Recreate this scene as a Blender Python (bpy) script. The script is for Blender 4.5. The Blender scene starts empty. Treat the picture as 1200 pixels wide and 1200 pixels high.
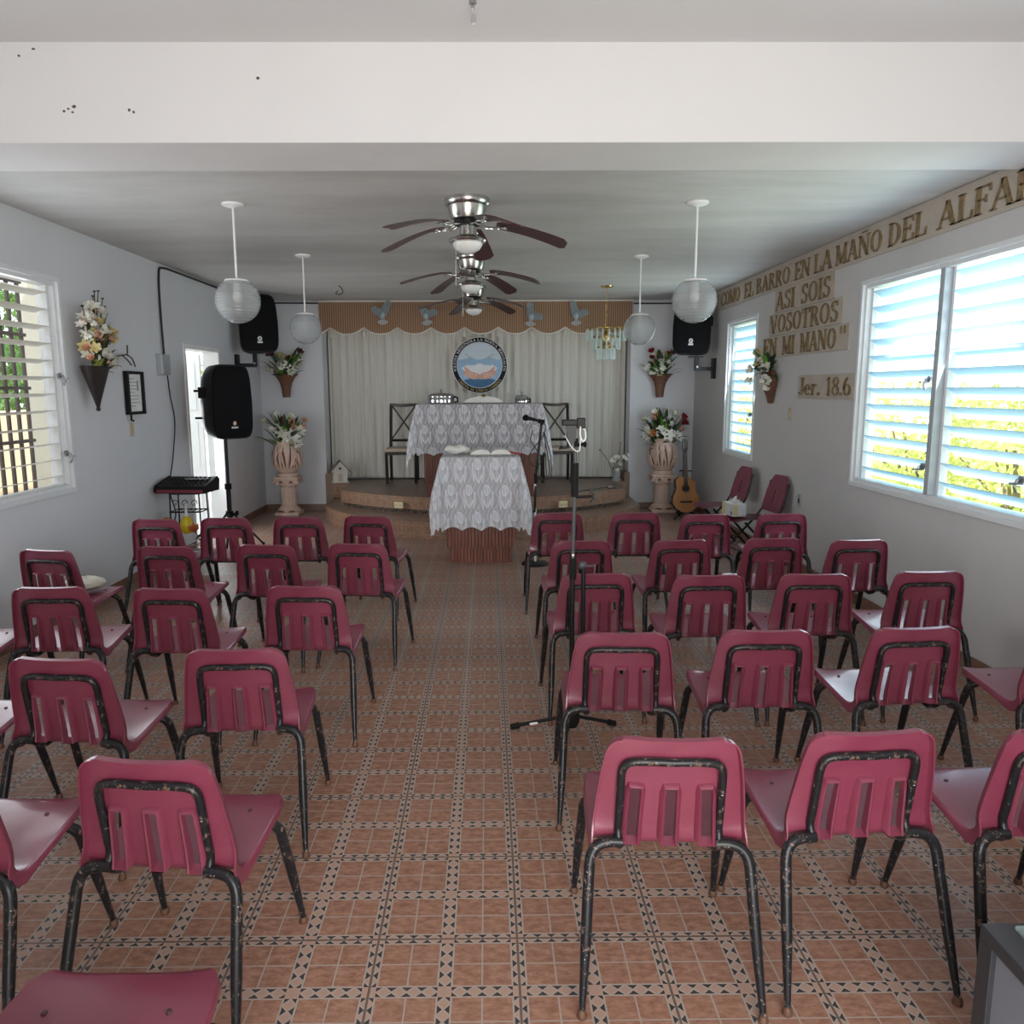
import bpy, bmesh, math, random
from mathutils import Vector, Matrix
R = math.radians; PI = math.pi
sin, cos = math.sin, math.cos
rnd = random.Random(7)
scene = bpy.context.scene
COL = scene.collection

# ------------------------------------------------------------------ materials
class NT:
    """small expression helper for shader node trees"""
    def __init__(s, name):
        s.m = bpy.data.materials.new(name); s.m.use_nodes = True
        s.t = s.m.node_tree; s.n = s.t.nodes; s.l = s.t.links
        s.b = s.n['Principled BSDF']; s.out = s.n['Material Output']
    def new(s, typ, **kw):
        n = s.n.new(typ)
        for k, v in kw.items(): setattr(n, k, v)
        return n
    def put(s, sock, v):
        if hasattr(v, 'is_output') or isinstance(v, bpy.types.NodeSocket): s.l.new(v, sock)
        else: sock.default_value = v
    def f(s, op, a, b=0.0, c=None):
        n = s.new('ShaderNodeMath', operation=op)
        s.put(n.inputs[0], a); s.put(n.inputs[1], b)
        if c is not None: s.put(n.inputs[2], c)
        return n.outputs[0]
    def mix(s, fac, a, b):
        n = s.new('ShaderNodeMix', data_type='RGBA')
        s.put(n.inputs[0], fac)
        s.put(n.inputs[6], a if not isinstance(a, tuple) else (*a, 1)[:4])
        s.put(n.inputs[7], b if not isinstance(b, tuple) else (*b, 1)[:4])
        return n.outputs[2]
    def coord(s, which='Object'):
        return s.new('ShaderNodeTexCoord').outputs[which]
    def xyz(s, v):
        n = s.new('ShaderNodeSeparateXYZ'); s.l.new(v, n.inputs[0]); return n.outputs
    def scale(s, v, sc, loc=(0, 0, 0)):
        n = s.new('ShaderNodeMapping'); s.l.new(v, n.inputs[0])
        n.inputs['Scale'].default_value = sc; n.inputs['Location'].default_value = loc
        return n.outputs[0]
    def noise(s, v, sc, detail=3, rough=.5):
        n = s.new('ShaderNodeTexNoise'); s.l.new(v, n.inputs['Vector'])
        n.inputs['Scale'].default_value = sc; n.inputs['Detail'].default_value = detail
        n.inputs['Roughness'].default_value = rough
        return n.outputs[0]
    def ramp(s, v, lo, hi):
        n = s.new('ShaderNodeMapRange'); s.put(n.inputs[0], v)
        n.inputs[1].default_value = lo; n.inputs[2].default_value = hi
        return n.outputs[0]
    def col(s, c):
        s.put(s.b.inputs['Base Color'], (*c, 1) if isinstance(c, tuple) else c)
    def bump(s, h, strength=.2, dist=.01):
        n = s.new('ShaderNodeBump'); s.put(n.inputs['Height'], h)
        n.inputs['Strength'].default_value = strength; n.inputs['Distance'].default_value = dist
        s.l.new(n.outputs[0], s.b.inputs['Normal'])
    def set(s, rough=.5, metal=0., **kw):
        s.b.inputs['Roughness'].default_value = rough; s.b.inputs['Metallic'].default_value = metal
        for k, v in kw.items(): s.b.inputs[k].default_value = v

def simple(name, c, rough=.5, metal=0., var=.12, vs=8., bump=0., **kw):
    k = NT(name); k.set(rough, metal, **kw)
    n = k.noise(k.coord(), vs, 4)
    a = tuple(min(1, x*(1-var)) for x in c); b = tuple(min(1, x*(1+var)) for x in c)
    k.col(k.mix(n, a, b))
    if bump: k.bump(k.noise(k.coord(), vs*6, 4), bump)
    return k.m

M = {}
def mats():
    # painted plaster walls / ceilings
    def plaster(name, c, dark, vs=1.2, lo=.45, hi=.75, amt=.6, bump=.06):
        k = NT(name); k.set(.75)
        co = k.coord()
        n = k.f('MULTIPLY', k.ramp(k.noise(co, vs, 5, .6), lo, hi), amt)
        k.col(k.mix(n, c, dark)); k.bump(k.noise(co, 45, 3), bump); return k.m
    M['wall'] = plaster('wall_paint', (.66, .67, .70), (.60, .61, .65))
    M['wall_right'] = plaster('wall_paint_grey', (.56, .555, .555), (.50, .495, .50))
    M['soffit'] = plaster('beam_soffit', (.70, .69, .69), (.78, .77, .765), 2.2)  # beam underside, a patchy tone of its own beside the beam faces
    M['beam'] = plaster('beam_paint', (.74, .74, .75), (.70, .70, .71))
    # smeared, stained ceiling
    k = NT('ceiling_paint'); k.set(.6)
    co = k.coord(); n1 = k.noise(k.scale(co, (.5, 2.2, 1)), 1.3, 6, .62); n2 = k.noise(k.scale(co, (1, 3, 1)), 4, 4, .6)
    base = k.mix(k.ramp(n1, .38, .66), (.52, .515, .50), (.61, .605, .595))
    k.col(k.mix(k.f('MULTIPLY', k.ramp(n2, .5, .75), .35), base, (.44, .435, .42))); k.bump(n2, .10); M['ceiling'] = k.m
    # patterned terracotta floor tiles
    k = NT('floor_tile'); x, y, z = k.xyz(k.coord()); T = .43298
    def half(v, o):
        return k.f('MULTIPLY', k.f('SUBTRACT', v, o), 2/T)
    hx, hy = half(x, -.3475), half(y, 2.1978)
    fx, fy = k.f('FRACT', hx), k.f('FRACT', hy)
    def dist(f): return k.f('MINIMUM', f, k.f('SUBTRACT', 1., f))
    dx, dy = dist(fx), dist(fy)
    bw = .094
    inx, iny = k.f('LESS_THAN', dx, bw), k.f('LESS_THAN', dy, bw)
    def tri(d, f):
        u = k.f('DIVIDE', d, bw)
        s = k.f('FRACT', k.f('MULTIPLY', f, 5.))
        v = k.f('MULTIPLY', k.f('ABSOLUTE', k.f('SUBTRACT', s, .5)), 2.)
        e = k.f('SUBTRACT', u, v)
        return k.f('GREATER_THAN', e, .16), k.f('LESS_THAN', k.f('ABSOLUTE', e), .16)
    dkx, lnx = tri(dx, fy); dky, lny = tri(dy, fx)
    # where bands cross keep the pale diamond
    nx = k.f('SUBTRACT', 1., inx); ny = k.f('SUBTRACT', 1., iny)
    dark = k.f('ADD', k.f('MULTIPLY', k.f('MULTIPLY', inx, ny), dkx), k.f('MULTIPLY', k.f('MULTIPLY', iny, nx), dky))
    line = k.f('ADD', k.f('MULTIPLY', k.f('MULTIPLY', inx, ny), lnx), k.f('MULTIPLY', k.f('MULTIPLY', iny, nx), lny))
    # grout lines between squares and bands
    def near(d, c, w): return k.f('LESS_THAN', k.f('ABSOLUTE', k.f('SUBTRACT', d, c)), w)
    g = k.f('MAXIMUM', k.f('MULTIPLY', near(dx, bw, .013), ny), k.f('MULTIPLY', near(dy, bw, .013), nx))
    g2 = k.f('MAXIMUM', k.f('MULTIPLY', near(dx, .5, .011), ny), k.f('MULTIPLY', near(dy, .5, .011), nx))
    grout = k.f('MINIMUM', k.f('MAXIMUM', k.f('MAXIMUM', g, g2), line), 1.)
    co = k.coord(); nz = k.noise(k.scale(co, (1, 1.8, 1)), 26, 5, .65); nz2 = k.noise(co, 2.2, 3)
    terra = k.mix(k.ramp(nz, .36, .64), (.215, .102, .066), (.36, .198, .136))
    terra = k.mix(k.f('MULTIPLY', k.ramp(nz2, .35, .7), .3), terra, (.30, .155, .11))
    band = k.mix(k.f('MAXIMUM', inx, iny), terra, (.37, .245, .19))
    c = k.mix(dark, band, (.045, .04, .042)); c = k.mix(grout, c, (.34, .28, .24))
    # joints between whole tiles
    jx = k.f('FRACT', k.f('ADD', k.f('MULTIPLY', hx, .5), .5)); jy = k.f('FRACT', k.f('ADD', k.f('MULTIPLY', hy, .5), .5))
    j = k.f('MAXIMUM', near(jx, .5, .0085), near(jy, .5, .0085))
    k.col(k.mix(j, c, (.135, .10, .085)))
    k.set(.38); k.put(k.b.inputs['Roughness'], k.f('ADD', .3, k.f('MULTIPLY', nz2, .25)))
    k.bump(k.f('SUBTRACT', 1., k.f('MAXIMUM', j, k.f('MULTIPLY', g2, .5))), .25, .002)
    M['floor'] = k.m
    # stage tiles
    def smalltile(name, a, b, grout, sx, sz, vertical=False):
        k = NT(name); co = k.coord(); x, y, z = k.xyz(co)
        p, q_ = (x, z) if vertical else (x, y)
        fx = k.f('FRACT', k.f('MULTIPLY', p, sx)); fy = k.f('FRACT', k.f('MULTIPLY', q_, sz))
        g = k.f('MAXIMUM', k.f('LESS_THAN', k.f('ABSOLUTE', k.f('SUBTRACT', fx, .5)), .03), k.f('LESS_THAN', k.f('ABSOLUTE', k.f('SUBTRACT', fy, .5)), .03))
        n = k.noise(k.scale(co, (1, 1, 1)), 20, 5, .65)
        k.col(k.mix(k.f('MULTIPLY', g, .7), k.mix(k.ramp(n, .35, .65), a, b), grout)); k.set(.4); return k.m
    M['stage_top'] = smalltile('stage_tile', (.165, .10, .07), (.23, .15, .105), (.25, .19, .15), 4.6, 4.6)
    M['riser'] = smalltile('riser_tile', (.22, .125, .08), (.34, .20, .13), (.36, .28, .22), 10, 9.6, True)
    M['skirt'] = smalltile('skirting_tile', (.17, .09, .06), (.24, .13, .085), (.25, .18, .14), 2.3, 2.3)
    k = NT('mosaic_band'); co = k.coord(); v = k.new('ShaderNodeTexVoronoi'); k.l.new(co, v.inputs[0]); v.inputs['Scale'].default_value = 45
    k.col(k.mix(k.ramp(k.noise(co, 60, 1), .45, .55), (.05, .045, .04), (.28, .2, .15))); k.set(.4); M['mosaic'] = k.m
    # maroon plastic
    k = NT('maroon_plastic'); co = k.coord(); n = k.noise(co, 7, 4, .6); fine = k.noise(co, 90, 3, .7)
    k.col(k.mix(k.f('MULTIPLY', k.ramp(fine, .62, .8), .12), k.mix(k.ramp(n, .3, .7), (.168, .027, .053), (.198, .036, .065)), (.55, .28, .34)))
    k.set(.27); k.put(k.b.inputs['Roughness'], k.ramp(n, -.6, 2.4)); k.b.inputs['Specular IOR Level'].default_value = .62; k.b.inputs['Coat Weight'].default_value = .4; k.b.inputs['Coat Roughness'].default_value = .13
    M['maroon'] = k.m
    M['maroon_fold'] = simple('dull_maroon_plastic', (.19, .035, .065), .4, var=.1)
    # chipped black paint on steel tube
    k = NT('chipped_black_paint'); co = k.coord(); n = k.noise(co, 48, 5, .75); n2 = k.noise(co, 9, 3, .6)
    wear = k.f('MULTIPLY', k.ramp(n, .56, .62), k.ramp(n2, .38, .58))
    c = k.mix(wear, (.012, .012, .014), (.20, .135, .105)); c = k.mix(k.ramp(k.noise(co, 120, 2, .6), .70, .73), c, (.45, .43, .42))
    k.col(c); k.set(.30); k.b.inputs['Specular IOR Level'].default_value = .3; M['leg'] = k.m
    M['rust'] = simple('rusty_glide', (.13, .065, .04), .6, .3, .3, 40)
    M['rivet'] = simple('dark_rivet', (.07, .03, .035), .45, .3)
    M['black'] = simple('black_plastic', (.006, .006, .007), .45, **{'Specular IOR Level': .22})
    M['grille'] = simple('speaker_mesh', (.004, .004, .005), .7, **{'Specular IOR Level': .15})
    M['black_metal'] = simple('black_metal', (.008, .008, .009), .4, **{'Specular IOR Level': .3})
    M['rubber'] = simple('black_rubber', (.007, .007, .007), .7, **{'Specular IOR Level': .2})
    M['dark_tube'] = simple('dark_grey_tube', (.05, .05, .055), .4)
    M['grey_metal'] = simple('grey_metal', (.35, .36, .37), .35, .8)
    M['steel'] = simple('polished_steel', (.72, .72, .72), .12, 1., .05)
    k = NT('brushed_nickel'); co = k.coord(); n = k.noise(k.scale(co, (18, 18, 1.)), 6, 3)
    k.col(k.mix(n, (.42, .41, .39), (.66, .65, .62))); k.set(.25, 1.); M['nickel'] = k.m
    M['white_glass'] = simple('frosted_glass', (.82, .82, .80), .3, var=.03)
    M['white'] = simple('white_paint', (.80, .80, .79), .45, var=.05)
    M['alu'] = simple('white_enamel_metal', (.74, .76, .78), .4, .0, .06)
    M['mullion'] = simple('grey_enamel_metal', (.42, .45, .48), .4, .1, .06)
    M['blade'] = simple('mahogany_blade', (.060, .020, .018), .3, var=.4, vs=5)
    M['cable'] = simple('black_cable', (.018, .018, .02), .5)
    M['white_cable'] = simple('white_cable', (.75, .75, .74), .5)
    M['ivory'] = simple('ivory_plastic', (.50, .42, .30), .45)
    M['cream_plate'] = simple('cream_plastic', (.68, .58, .36), .45)
    M['metal_box'] = simple('grey_box_metal', (.40, .42, .45), .45, .3)
    # jalousie slat: enamelled and a little translucent
    k = NT('slat'); k.set(.35); k.col((.70, .80, .86)); tr = k.new('ShaderNodeBsdfTranslucent'); tr.inputs[0].default_value = (.60, .84, .98, 1)
    mx = k.new('ShaderNodeMixShader'); mx.inputs[0].default_value = .5
    k.l.new(k.b.outputs[0], mx.inputs[1]); k.l.new(tr.outputs[0], mx.inputs[2]); k.l.new(mx.outputs[0], k.out.inputs[0]); M['slat'] = k.m
    M['slat_left'] = simple('cream_slat', (.70, .69, .64), .4, 0, .08)
    M['grate'] = simple('brown_iron', (.085, .062, .05), .6, .1)
    # wood
    def wood(name, a, b, sx=30, rough=.35):
        k = NT(name); co = k.coord(); n = k.noise(k.scale(co, (sx, sx, 1.6)), 1.2, 5, .6)
        k.col(k.mix(k.ramp(n, .35, .65), a, b)); k.set(rough); return k.m
    M['mahogany'] = wood('mahogany', (.105, .026, .014), (.22, .062, .03))
    M['darkwood'] = wood('dark_wood', (.012, .008, .007), (.028, .018, .014))
    M['spruce'] = wood('amber_wood', (.38, .165, .06), (.48, .23, .09), 14, .25)
    M['rosewood'] = wood('rosewood', (.035, .018, .012), (.07, .035, .022))
    M['greywood'] = wood('grey_wood', (.045, .04, .04), (.10, .09, .085), 22, .5)
    M['cab_black'] = simple('charcoal_laminate', (.030, .031, .036), .45, var=.1)
    M['cab_grey'] = simple('slate_laminate', (.16, .17, .20), .5, var=.06)
    M['seat_cream'] = simple('cream_upholstery', (.52, .43, .33), .8, bump=.1)
    M['sheer'] = None
    # sheer curtain
    k = NT('curtain_fabric'); co = k.coord(); n = k.noise(k.scale(co, (3, 3, .6)), 2, 3)
    k.col(k.mix(n, (.66, .645, .585), (.73, .715, .66))); k.set(.85); k.bump(k.noise(k.scale(co, (1, 1, .3)), 160, 2), .08); M['sheer'] = k.m
    # striped valance
    k = NT('striped_fabric'); co = k.coord(); x, y, z = k.xyz(co)
    f = k.f('FRACT', k.f('MULTIPLY', x, 32.)); d = k.f('ABSOLUTE', k.f('SUBTRACT', f, .5))
    c = k.mix(k.f('LESS_THAN', d, .17), (.58, .38, .245), (.36, .175, .115))
    c = k.mix(k.f('GREATER_THAN', d, .42), c, (.64, .47, .32)); k.col(c); k.set(.8); M['valance'] = k.m
    M['cord'] = simple('white_trim', (.72, .68, .62), .7)
    # lace
    def lace(name, ground_a, cell=(.19, .235), off=(0, 0)):
        k = NT(name); uv = k.coord('UV'); u, v, w = k.xyz(uv)
        cu, cv = cell
        rowi = k.f('FLOOR', k.f('DIVIDE', v, cv)); sh = k.f('MULTIPLY', k.f('MODULO', k.f('ABSOLUTE', rowi), 2.), .5)
        px = k.f('SUBTRACT', k.f('FRACT', k.f('ADD', k.f('DIVIDE', u, cu), sh)), .5)
        py = k.f('SUBTRACT', k.f('FRACT', k.f('DIVIDE', v, cv)), .5)
        def ell(cx, cy, rx, ry, a=0.):
            X = k.f('SUBTRACT', px, cx); Y = k.f('SUBTRACT', py, cy)
            ca, sa = cos(a), sin(a)
            X2 = k.f('ADD', k.f('MULTIPLY', X, ca), k.f('MULTIPLY', Y, sa)); Y2 = k.f('SUBTRACT', k.f('MULTIPLY', Y, ca), k.f('MULTIPLY', X, sa))
            return k.f('SQRT', k.f('ADD', k.f('POWER', k.f('DIVIDE', X2, rx), 2.), k.f('POWER', k.f('DIVIDE', Y2, ry), 2.)))
        def band(e, lo, hi): return k.f('MULTIPLY', k.f('GREATER_THAN', e, lo), k.f('LESS_THAN', e, hi))
        m = None
        def add(e):
            nonlocal m
            m = e if m is None else k.f('MAXIMUM', m, e)
        h1 = ell(0, .20, .19, .22); add(band(h1, .82, 1.)); h2 = ell(-.055, .20, .10, .22, .22); add(band(h2, .74, 1.)); h3 = ell(.075, .17, .08, .18, -.3); add(band(h3, .7, 1.))
        add(k.f('MULTIPLY', k.f('LESS_THAN', h1, .84), .55))
        l1 = ell(-.27, -.10, .06, .38, .10); add(band(l1, .62, 1.)); add(k.f('MULTIPLY', k.f('LESS_THAN', l1, .7), .62))
        l2 = ell(.29, -.16, .055, .34, -.16); add(band(l2, .58, 1.)); add(k.f('MULTIPLY', k.f('LESS_THAN', l2, .7), .62))
        st = ell(.01, -.25, .02, .27); add(k.f('LESS_THAN', st, 1.))
        l3 = ell(-.11, -.30, .04, .2, .45); add(k.f('LESS_THAN', l3, 1.)); l4 = ell(.13, -.33, .045, .2, -.5); add(k.f('LESS_THAN', l4, 1.))
        wv = k.f('SINE', k.f('ADD', k.f('MULTIPLY', px, 26.), k.f('MULTIPLY', k.f('SINE', k.f('MULTIPLY', py, 9.)), 1.6)))
        add(k.f('MULTIPLY', k.f('MULTIPLY', k.f('GREATER_THAN', wv, .45), k.f('GREATER_THAN', h1, 1.12)), .42))
        fine = k.noise(uv, 260, 2, .6)
        a = k.f('ADD', ground_a, k.f('MULTIPLY', m, 1 - ground_a)); a = k.f('MULTIPLY', a, k.ramp(fine, .05, .42))
        k.col((.74, .74, .785)); k.set(.8); k.put(k.b.inputs['Alpha'], a); return k.m
    M['lace_dense'] = lace('tulip_lace', .46, (.19, .26))
    M['lace_light'] = lace('tulip_lace_pale', .58, (.175, .27))
    # stone
    k = NT('carved_stone'); co = k.coord(); n = k.noise(co, 14, 4, .6)
    k.col(k.mix(k.ramp(n, .35, .7), (.72, .55, .46), (.62, .44, .36))); k.set(.7); M['stone'] = k.m
    M['stone_dark'] = simple('carving_dark_brown', (.20, .085, .055), .8, var=.3, vs=30)  # dark brown between the carved leaves, on the capital and round the waist
    M['basket'] = simple('woven_brown_basket', (.14, .058, .03), .5, var=.5, vs=25, bump=.3)
    M['cone_dark'] = simple('dark_bronze_cone', (.035, .028, .026), .4, .3, .6, 18)
    M['leafd'] = simple('dark_leaf', (.025, .055, .022), .5, var=.4)
    M['leafg'] = simple('fresh_leaf', (.11, .26, .03), .45, var=.3)
    M['leafy'] = simple('yellow_green_leaf', (.30, .34, .06), .5, var=.3)
    M['petal_w'] = simple('white_petal', (.74, .72, .64), .6, var=.1)
    M['petal_y'] = simple('yellow_petal', (.60, .50, .22), .6, var=.2)
    M['petal_p'] = simple('peach_petal', (.62, .34, .22), .6, var=.2)
    M['petal_o'] = simple('orange_petal', (.66, .24, .07), .6, var=.2)
    M['petal_r'] = simple('crimson_petal', (.22, .012, .022), .6, var=.3)
    M['petal_m'] = simple('burgundy_petal', (.10, .01, .02), .6, var=.3)
    M['stem'] = simple('brown_stem', (.05, .035, .02), .7)
    M['birdwhite'] = simple('whitewashed_wood', (.66, .64, .58), .7, var=.15)
    M['birdroof'] = simple('weathered_roof', (.16, .12, .10), .7, var=.4)
    M['red_paper'] = simple('red_ribbon', (.42, .05, .05), .6)
    M['cloth_white'] = simple('white_cotton', (.80, .78, .73), .85, bump=.2)
    M['cloth_beige'] = simple('beige_cloth', (.46, .43, .37), .9, bump=.3, vs=14)
    M['paper'] = simple('white_paper', (.78, .78, .76), .7)
    M['paper_grey'] = simple('printed_grey', (.40, .41, .44), .7)
    M['tissue_box'] = simple('pale_card', (.66, .68, .70), .5, var=.12, vs=30)
    M['card_yellow'] = simple('yellow_card', (.62, .55, .28), .5)
    M['card_blue'] = simple('blue_card', (.10, .16, .40), .5)
    M['mixer_red'] = simple('dark_red_enamel', (.16, .02, .03), .4)
    M['sign'] = simple('weathered_beige_board', (.46, .41, .35), .8, var=.16, vs=9)
    k = NT('bronze_letter_paint'); co = k.coord(); n = k.noise(co, 30, 4, .65)
    k.col(k.mix(k.ramp(n, .35, .65), (.155, .105, .055), (.31, .225, .115))); k.set(.6, .2); M['letter'] = k.m
    M['navy'] = simple('navy_ring', (.004, .005, .014), .5, **{'Specular IOR Level': .2})
    M['ring_white'] = simple('white_lettering', (.78, .78, .80), .5)
    M['ring_gold'] = simple('gold_lettering', (.60, .48, .16), .5)
    M['sky_blue'] = simple('sky_blue_print', (.30, .50, .70), .5, var=.3, vs=4)
    M['sky_pale'] = simple('pale_sky_print', (.56, .66, .74), .5, var=.1)
    M['hand_print'] = simple('skin_tone_print', (.70, .38, .28), .5, var=.3, vs=14)
    M['sea_print'] = simple('deep_blue_print', (.03, .14, .30), .5, var=.3)
    M['dove_grey'] = simple('dove_blue_grey', (.40, .46, .50), .7, var=.4, vs=20)
    M['dove_white'] = simple('dove_white', (.66, .68, .70), .7)
    M['brass'] = simple('brass', (.55, .37, .13), .25, 1.)
    def glassy(name, tint, tr, rough=.05, ior=1.45, spec=(1, 1, 1)):
        k = NT(name); t = k.new('ShaderNodeBsdfTransparent'); t.inputs[0].default_value = (*tint, 1)
        k.set(rough); k.col(spec); mx = k.new('ShaderNodeMixShader'); mx.inputs[0].default_value = tr
        k.l.new(t.outputs[0], mx.inputs[1]); k.l.new(k.b.outputs[0], mx.inputs[2]); k.l.new(mx.outputs[0], k.out.inputs[0]); return k
    k = glassy('ribbed_globe', (.80, .82, .83), .42, .08, spec=(.56, .58, .59)); co = k.coord()
    x, y, z = k.xyz(co); w = k.f('SINE', k.f('MULTIPLY', z, 330.)); k.bump(w, .5, .003); M['globe'] = k.m
    M['crystal'] = glassy('crystal_prism', (.88, .95, .94), .34, .04, spec=(.78, .84, .84)).m
    M['clear_glass'] = glassy('clear_glass', (.90, .93, .92), .22, .03).m
    k = glassy('green_edge_glass', (.80, .88, .87), .16, .03, spec=(.60, .72, .71)); M['plate_glass'] = k.m
    # outdoors
    M['ground'] = simple('pale_concrete', (.55, .53, .49), .9, var=.15)
    M['grass'] = simple('sunny_grass', (.26, .36, .08), .9, var=.4, vs=3)
    M['yard_wall'] = simple('cream_yard_wall', (.46, .36, .24), .9, var=.06)
    M['yard_white'] = simple('white_yard_wall', (.80, .79, .76), .9, var=.05)
    M['bark'] = simple('bark', (.20, .16, .10), .9, var=.3)
    def leafmat(name, c, t):
        k = NT(name); k.set(.45); info = k.new('ShaderNodeObjectInfo'); n = k.noise(k.coord(), 3.1, 2)
        k.col(k.mix(k.ramp(n, .35, .65), tuple(v*.7 for v in c), c)); tr = k.new('ShaderNodeBsdfTranslucent'); tr.inputs[0].default_value = (*t, 1)
        mx = k.new('ShaderNodeMixShader'); mx.inputs[0].default_value = .45
        k.l.new(k.b.outputs[0], mx.inputs[1]); k.l.new(tr.outputs[0], mx.inputs[2]); k.l.new(mx.outputs[0], k.out.inputs[0]); return k.m
    M['hedge'] = leafmat('hedge_leaf', (.42, .48, .18), (.58, .62, .20))
    M['hedge2'] = leafmat('bright_hedge_leaf', (.54, .56, .26), (.64, .66, .27))
    M['palm'] = leafmat('broad_leaf', (.05, .115, .03), (.12, .22, .045))
    M['palm2'] = leafmat('yellow_broad_leaf', (.28, .32, .07), (.42, .44, .10))
mats()

# ------------------------------------------------------------------ mesh helpers
def BM(): return bmesh.new()
def obj(name, bm, mat, parent=None, smooth=False, loc=None, rot=None):
    bmesh.ops.recalc_face_normals(bm, faces=bm.faces)
    me = bpy.data.meshes.new(name); bm.to_mesh(me); bm.free()
    for m in (mat if isinstance(mat, (list, tuple)) else [mat]): me.materials.append(M[m] if isinstance(m, str) else m)
    if smooth:
        me.polygons.foreach_set('use_smooth', [True]*len(me.polygons))
        try: me.set_sharp_from_angle(angle=R(42))
        except Exception: pass
    o = bpy.data.objects.new(name, me); COL.objects.link(o)
    if parent: o.parent = parent
    if loc is not None: o.location = loc
    if rot is not None: o.rotation_euler = rot
    return o
def thing(name, label, cat, loc=(0, 0, 0), rot=0, group=None):
    o = bpy.data.objects.new(name, None); COL.objects.link(o); o.empty_display_size = .1
    o.location = loc; o.rotation_euler = rot if isinstance(rot, (tuple, list)) else (0, 0, rot)
    return tag(o, label, cat, group)
def tag(o, label, cat, group=None):
    o['label'] = label; o['category'] = cat
    if group: o['group'] = group
    return o
def struct(name, bm, mat, parent=None, smooth=False):
    o = obj(name, bm, mat, parent, smooth)
    if not parent: o['kind'] = 'structure'
    return o
def dup(root, loc, rot=None, label=None, group=None):
    r = root.copy(); COL.objects.link(r); r.location = loc
    if rot is not None: r.rotation_euler = (0, 0, rot)
    if label: r['label'] = label
    if group: r['group'] = group
    for ch in list(root.children):
        c = ch.copy(); COL.objects.link(c); c.parent = r
        for g in list(ch.children):
            d = g.copy(); COL.objects.link(d); d.parent = c
    return r
def box(bm, x0, x1, y0, y1, z0, z1, bev=0, mtx=None, seg=2):
    v = [bm.verts.new((x, y, z)) for z in (z0, z1) for y in (y0, y1) for x in (x0, x1)]
    fs = [bm.faces.new([v[i] for i in f]) for f in ((0, 2, 3, 1), (4, 5, 7, 6), (0, 1, 5, 4), (2, 6, 7, 3), (0, 4, 6, 2), (1, 3, 7, 5))]
    if bev:
        es = list({e for f in fs for e in f.edges})
        r = bmesh.ops.bevel(bm, geom=es, offset=bev, segments=seg, profile=.5, affect='EDGES')
        v = list({q for f in r['faces'] for q in f.verts} | {q for q in v if q.is_valid})
    if mtx is not None: bmesh.ops.transform(bm, matrix=mtx, verts=[q for q in v if q.is_valid])
    return v
def spline(pts, n=6):
    pts = [Vector(p) for p in pts]; out = []
    P = [pts[0]*2-pts[1]] + pts + [pts[-1]*2-pts[-2]]
    for i in range(1, len(P)-2):
        for k in range(n):
            t = k/n; a, b, c, d = P[i-1], P[i], P[i+1], P[i+2]
            out.append(.5*((2*b) + (c-a)*t + (2*a-5*b+4*c-d)*t*t + (3*b-a-3*c+d)*t**3))
    out.append(pts[-1]); return out
def tube(bm, pts, r, n=10, cap=True, closed=False, flat=None):
    pts = [Vector(p) for p in pts]; N = len(pts)
    rr = r if isinstance(r, (list, tuple)) else [r]*N
    if len(rr) != N: rr = [rr[0] + (rr[-1]-rr[0])*i/(N-1) for i in range(N)]
    tang = []
    for i in range(N):
        a = pts[(i-1) % N] if closed or i else pts[0]; b = pts[(i+1) % N] if closed or i < N-1 else pts[-1]
        d = b-a; tang.append(d.normalized() if d.length > 1e-9 else Vector((0, 0, 1)))
    up = Vector((0, 0, 1)) if abs(tang[0].z) < .9 else Vector((1, 0, 0))
    nrm = (up - tang[0]*up.dot(tang[0])).normalized(); rings = []
    for i in range(N):
        nrm = nrm - tang[i]*nrm.dot(tang[i])
        nrm = nrm.normalized() if nrm.length > 1e-6 else tang[i].orthogonal().normalized()
        bn = tang[i].cross(nrm)
        sx, sy = (1, 1) if flat is None else flat
        rings.append([bm.verts.new(pts[i] + (nrm*cos(2*PI*k/n)*sx + bn*sin(2*PI*k/n)*sy)*rr[i]) for k in range(n)])
    for i in range(N if closed else N-1):
        a, b = rings[i], rings[(i+1) % N]
        for k in range(n): bm.faces.new((a[k], a[(k+1) % n], b[(k+1) % n], b[k]))
    if cap and not closed:
        bm.faces.new(rings[0][::-1]); bm.faces.new(rings[-1])
    return [v for rg in rings for v in rg]
def lathe(bm, prof, n=24, c=(0, 0, 0), mod=None):
    """prof: list of (radius, z); closed at the ends when radius 0"""
    c = Vector(c); rings = []; vs = []
    for r, z in prof:
        if r < 1e-6: rings.append([bm.verts.new(c + Vector((0, 0, z)))])
        else: rings.append([bm.verts.new(c + Vector((r*(mod(2*PI*k/n, z) if mod else 1)*cos(2*PI*k/n), r*(mod(2*PI*k/n, z) if mod else 1)*sin(2*PI*k/n), z))) for k in range(n)])
        vs += rings[-1]
    for a, b in zip(rings, rings[1:]):
        for k in range(n):
            k2 = (k+1) % n
            if len(a) == 1 and len(b) == 1: continue
            if len(a) == 1: bm.faces.new((a[0], b[k2], b[k]))
            elif len(b) == 1: bm.faces.new((a[k], a[k2], b[0]))
            else: bm.faces.new((a[k], a[k2], b[k2], b[k]))
    if len(rings[0]) > 1: bm.faces.new(rings[0][::-1])
    if len(rings[-1]) > 1: bm.faces.new(rings[-1])
    return vs
def cyl(bm, r, z0, z1, c=(0, 0, 0), n=20): return lathe(bm, [(r, z0), (r, z1)], n, c)
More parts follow.
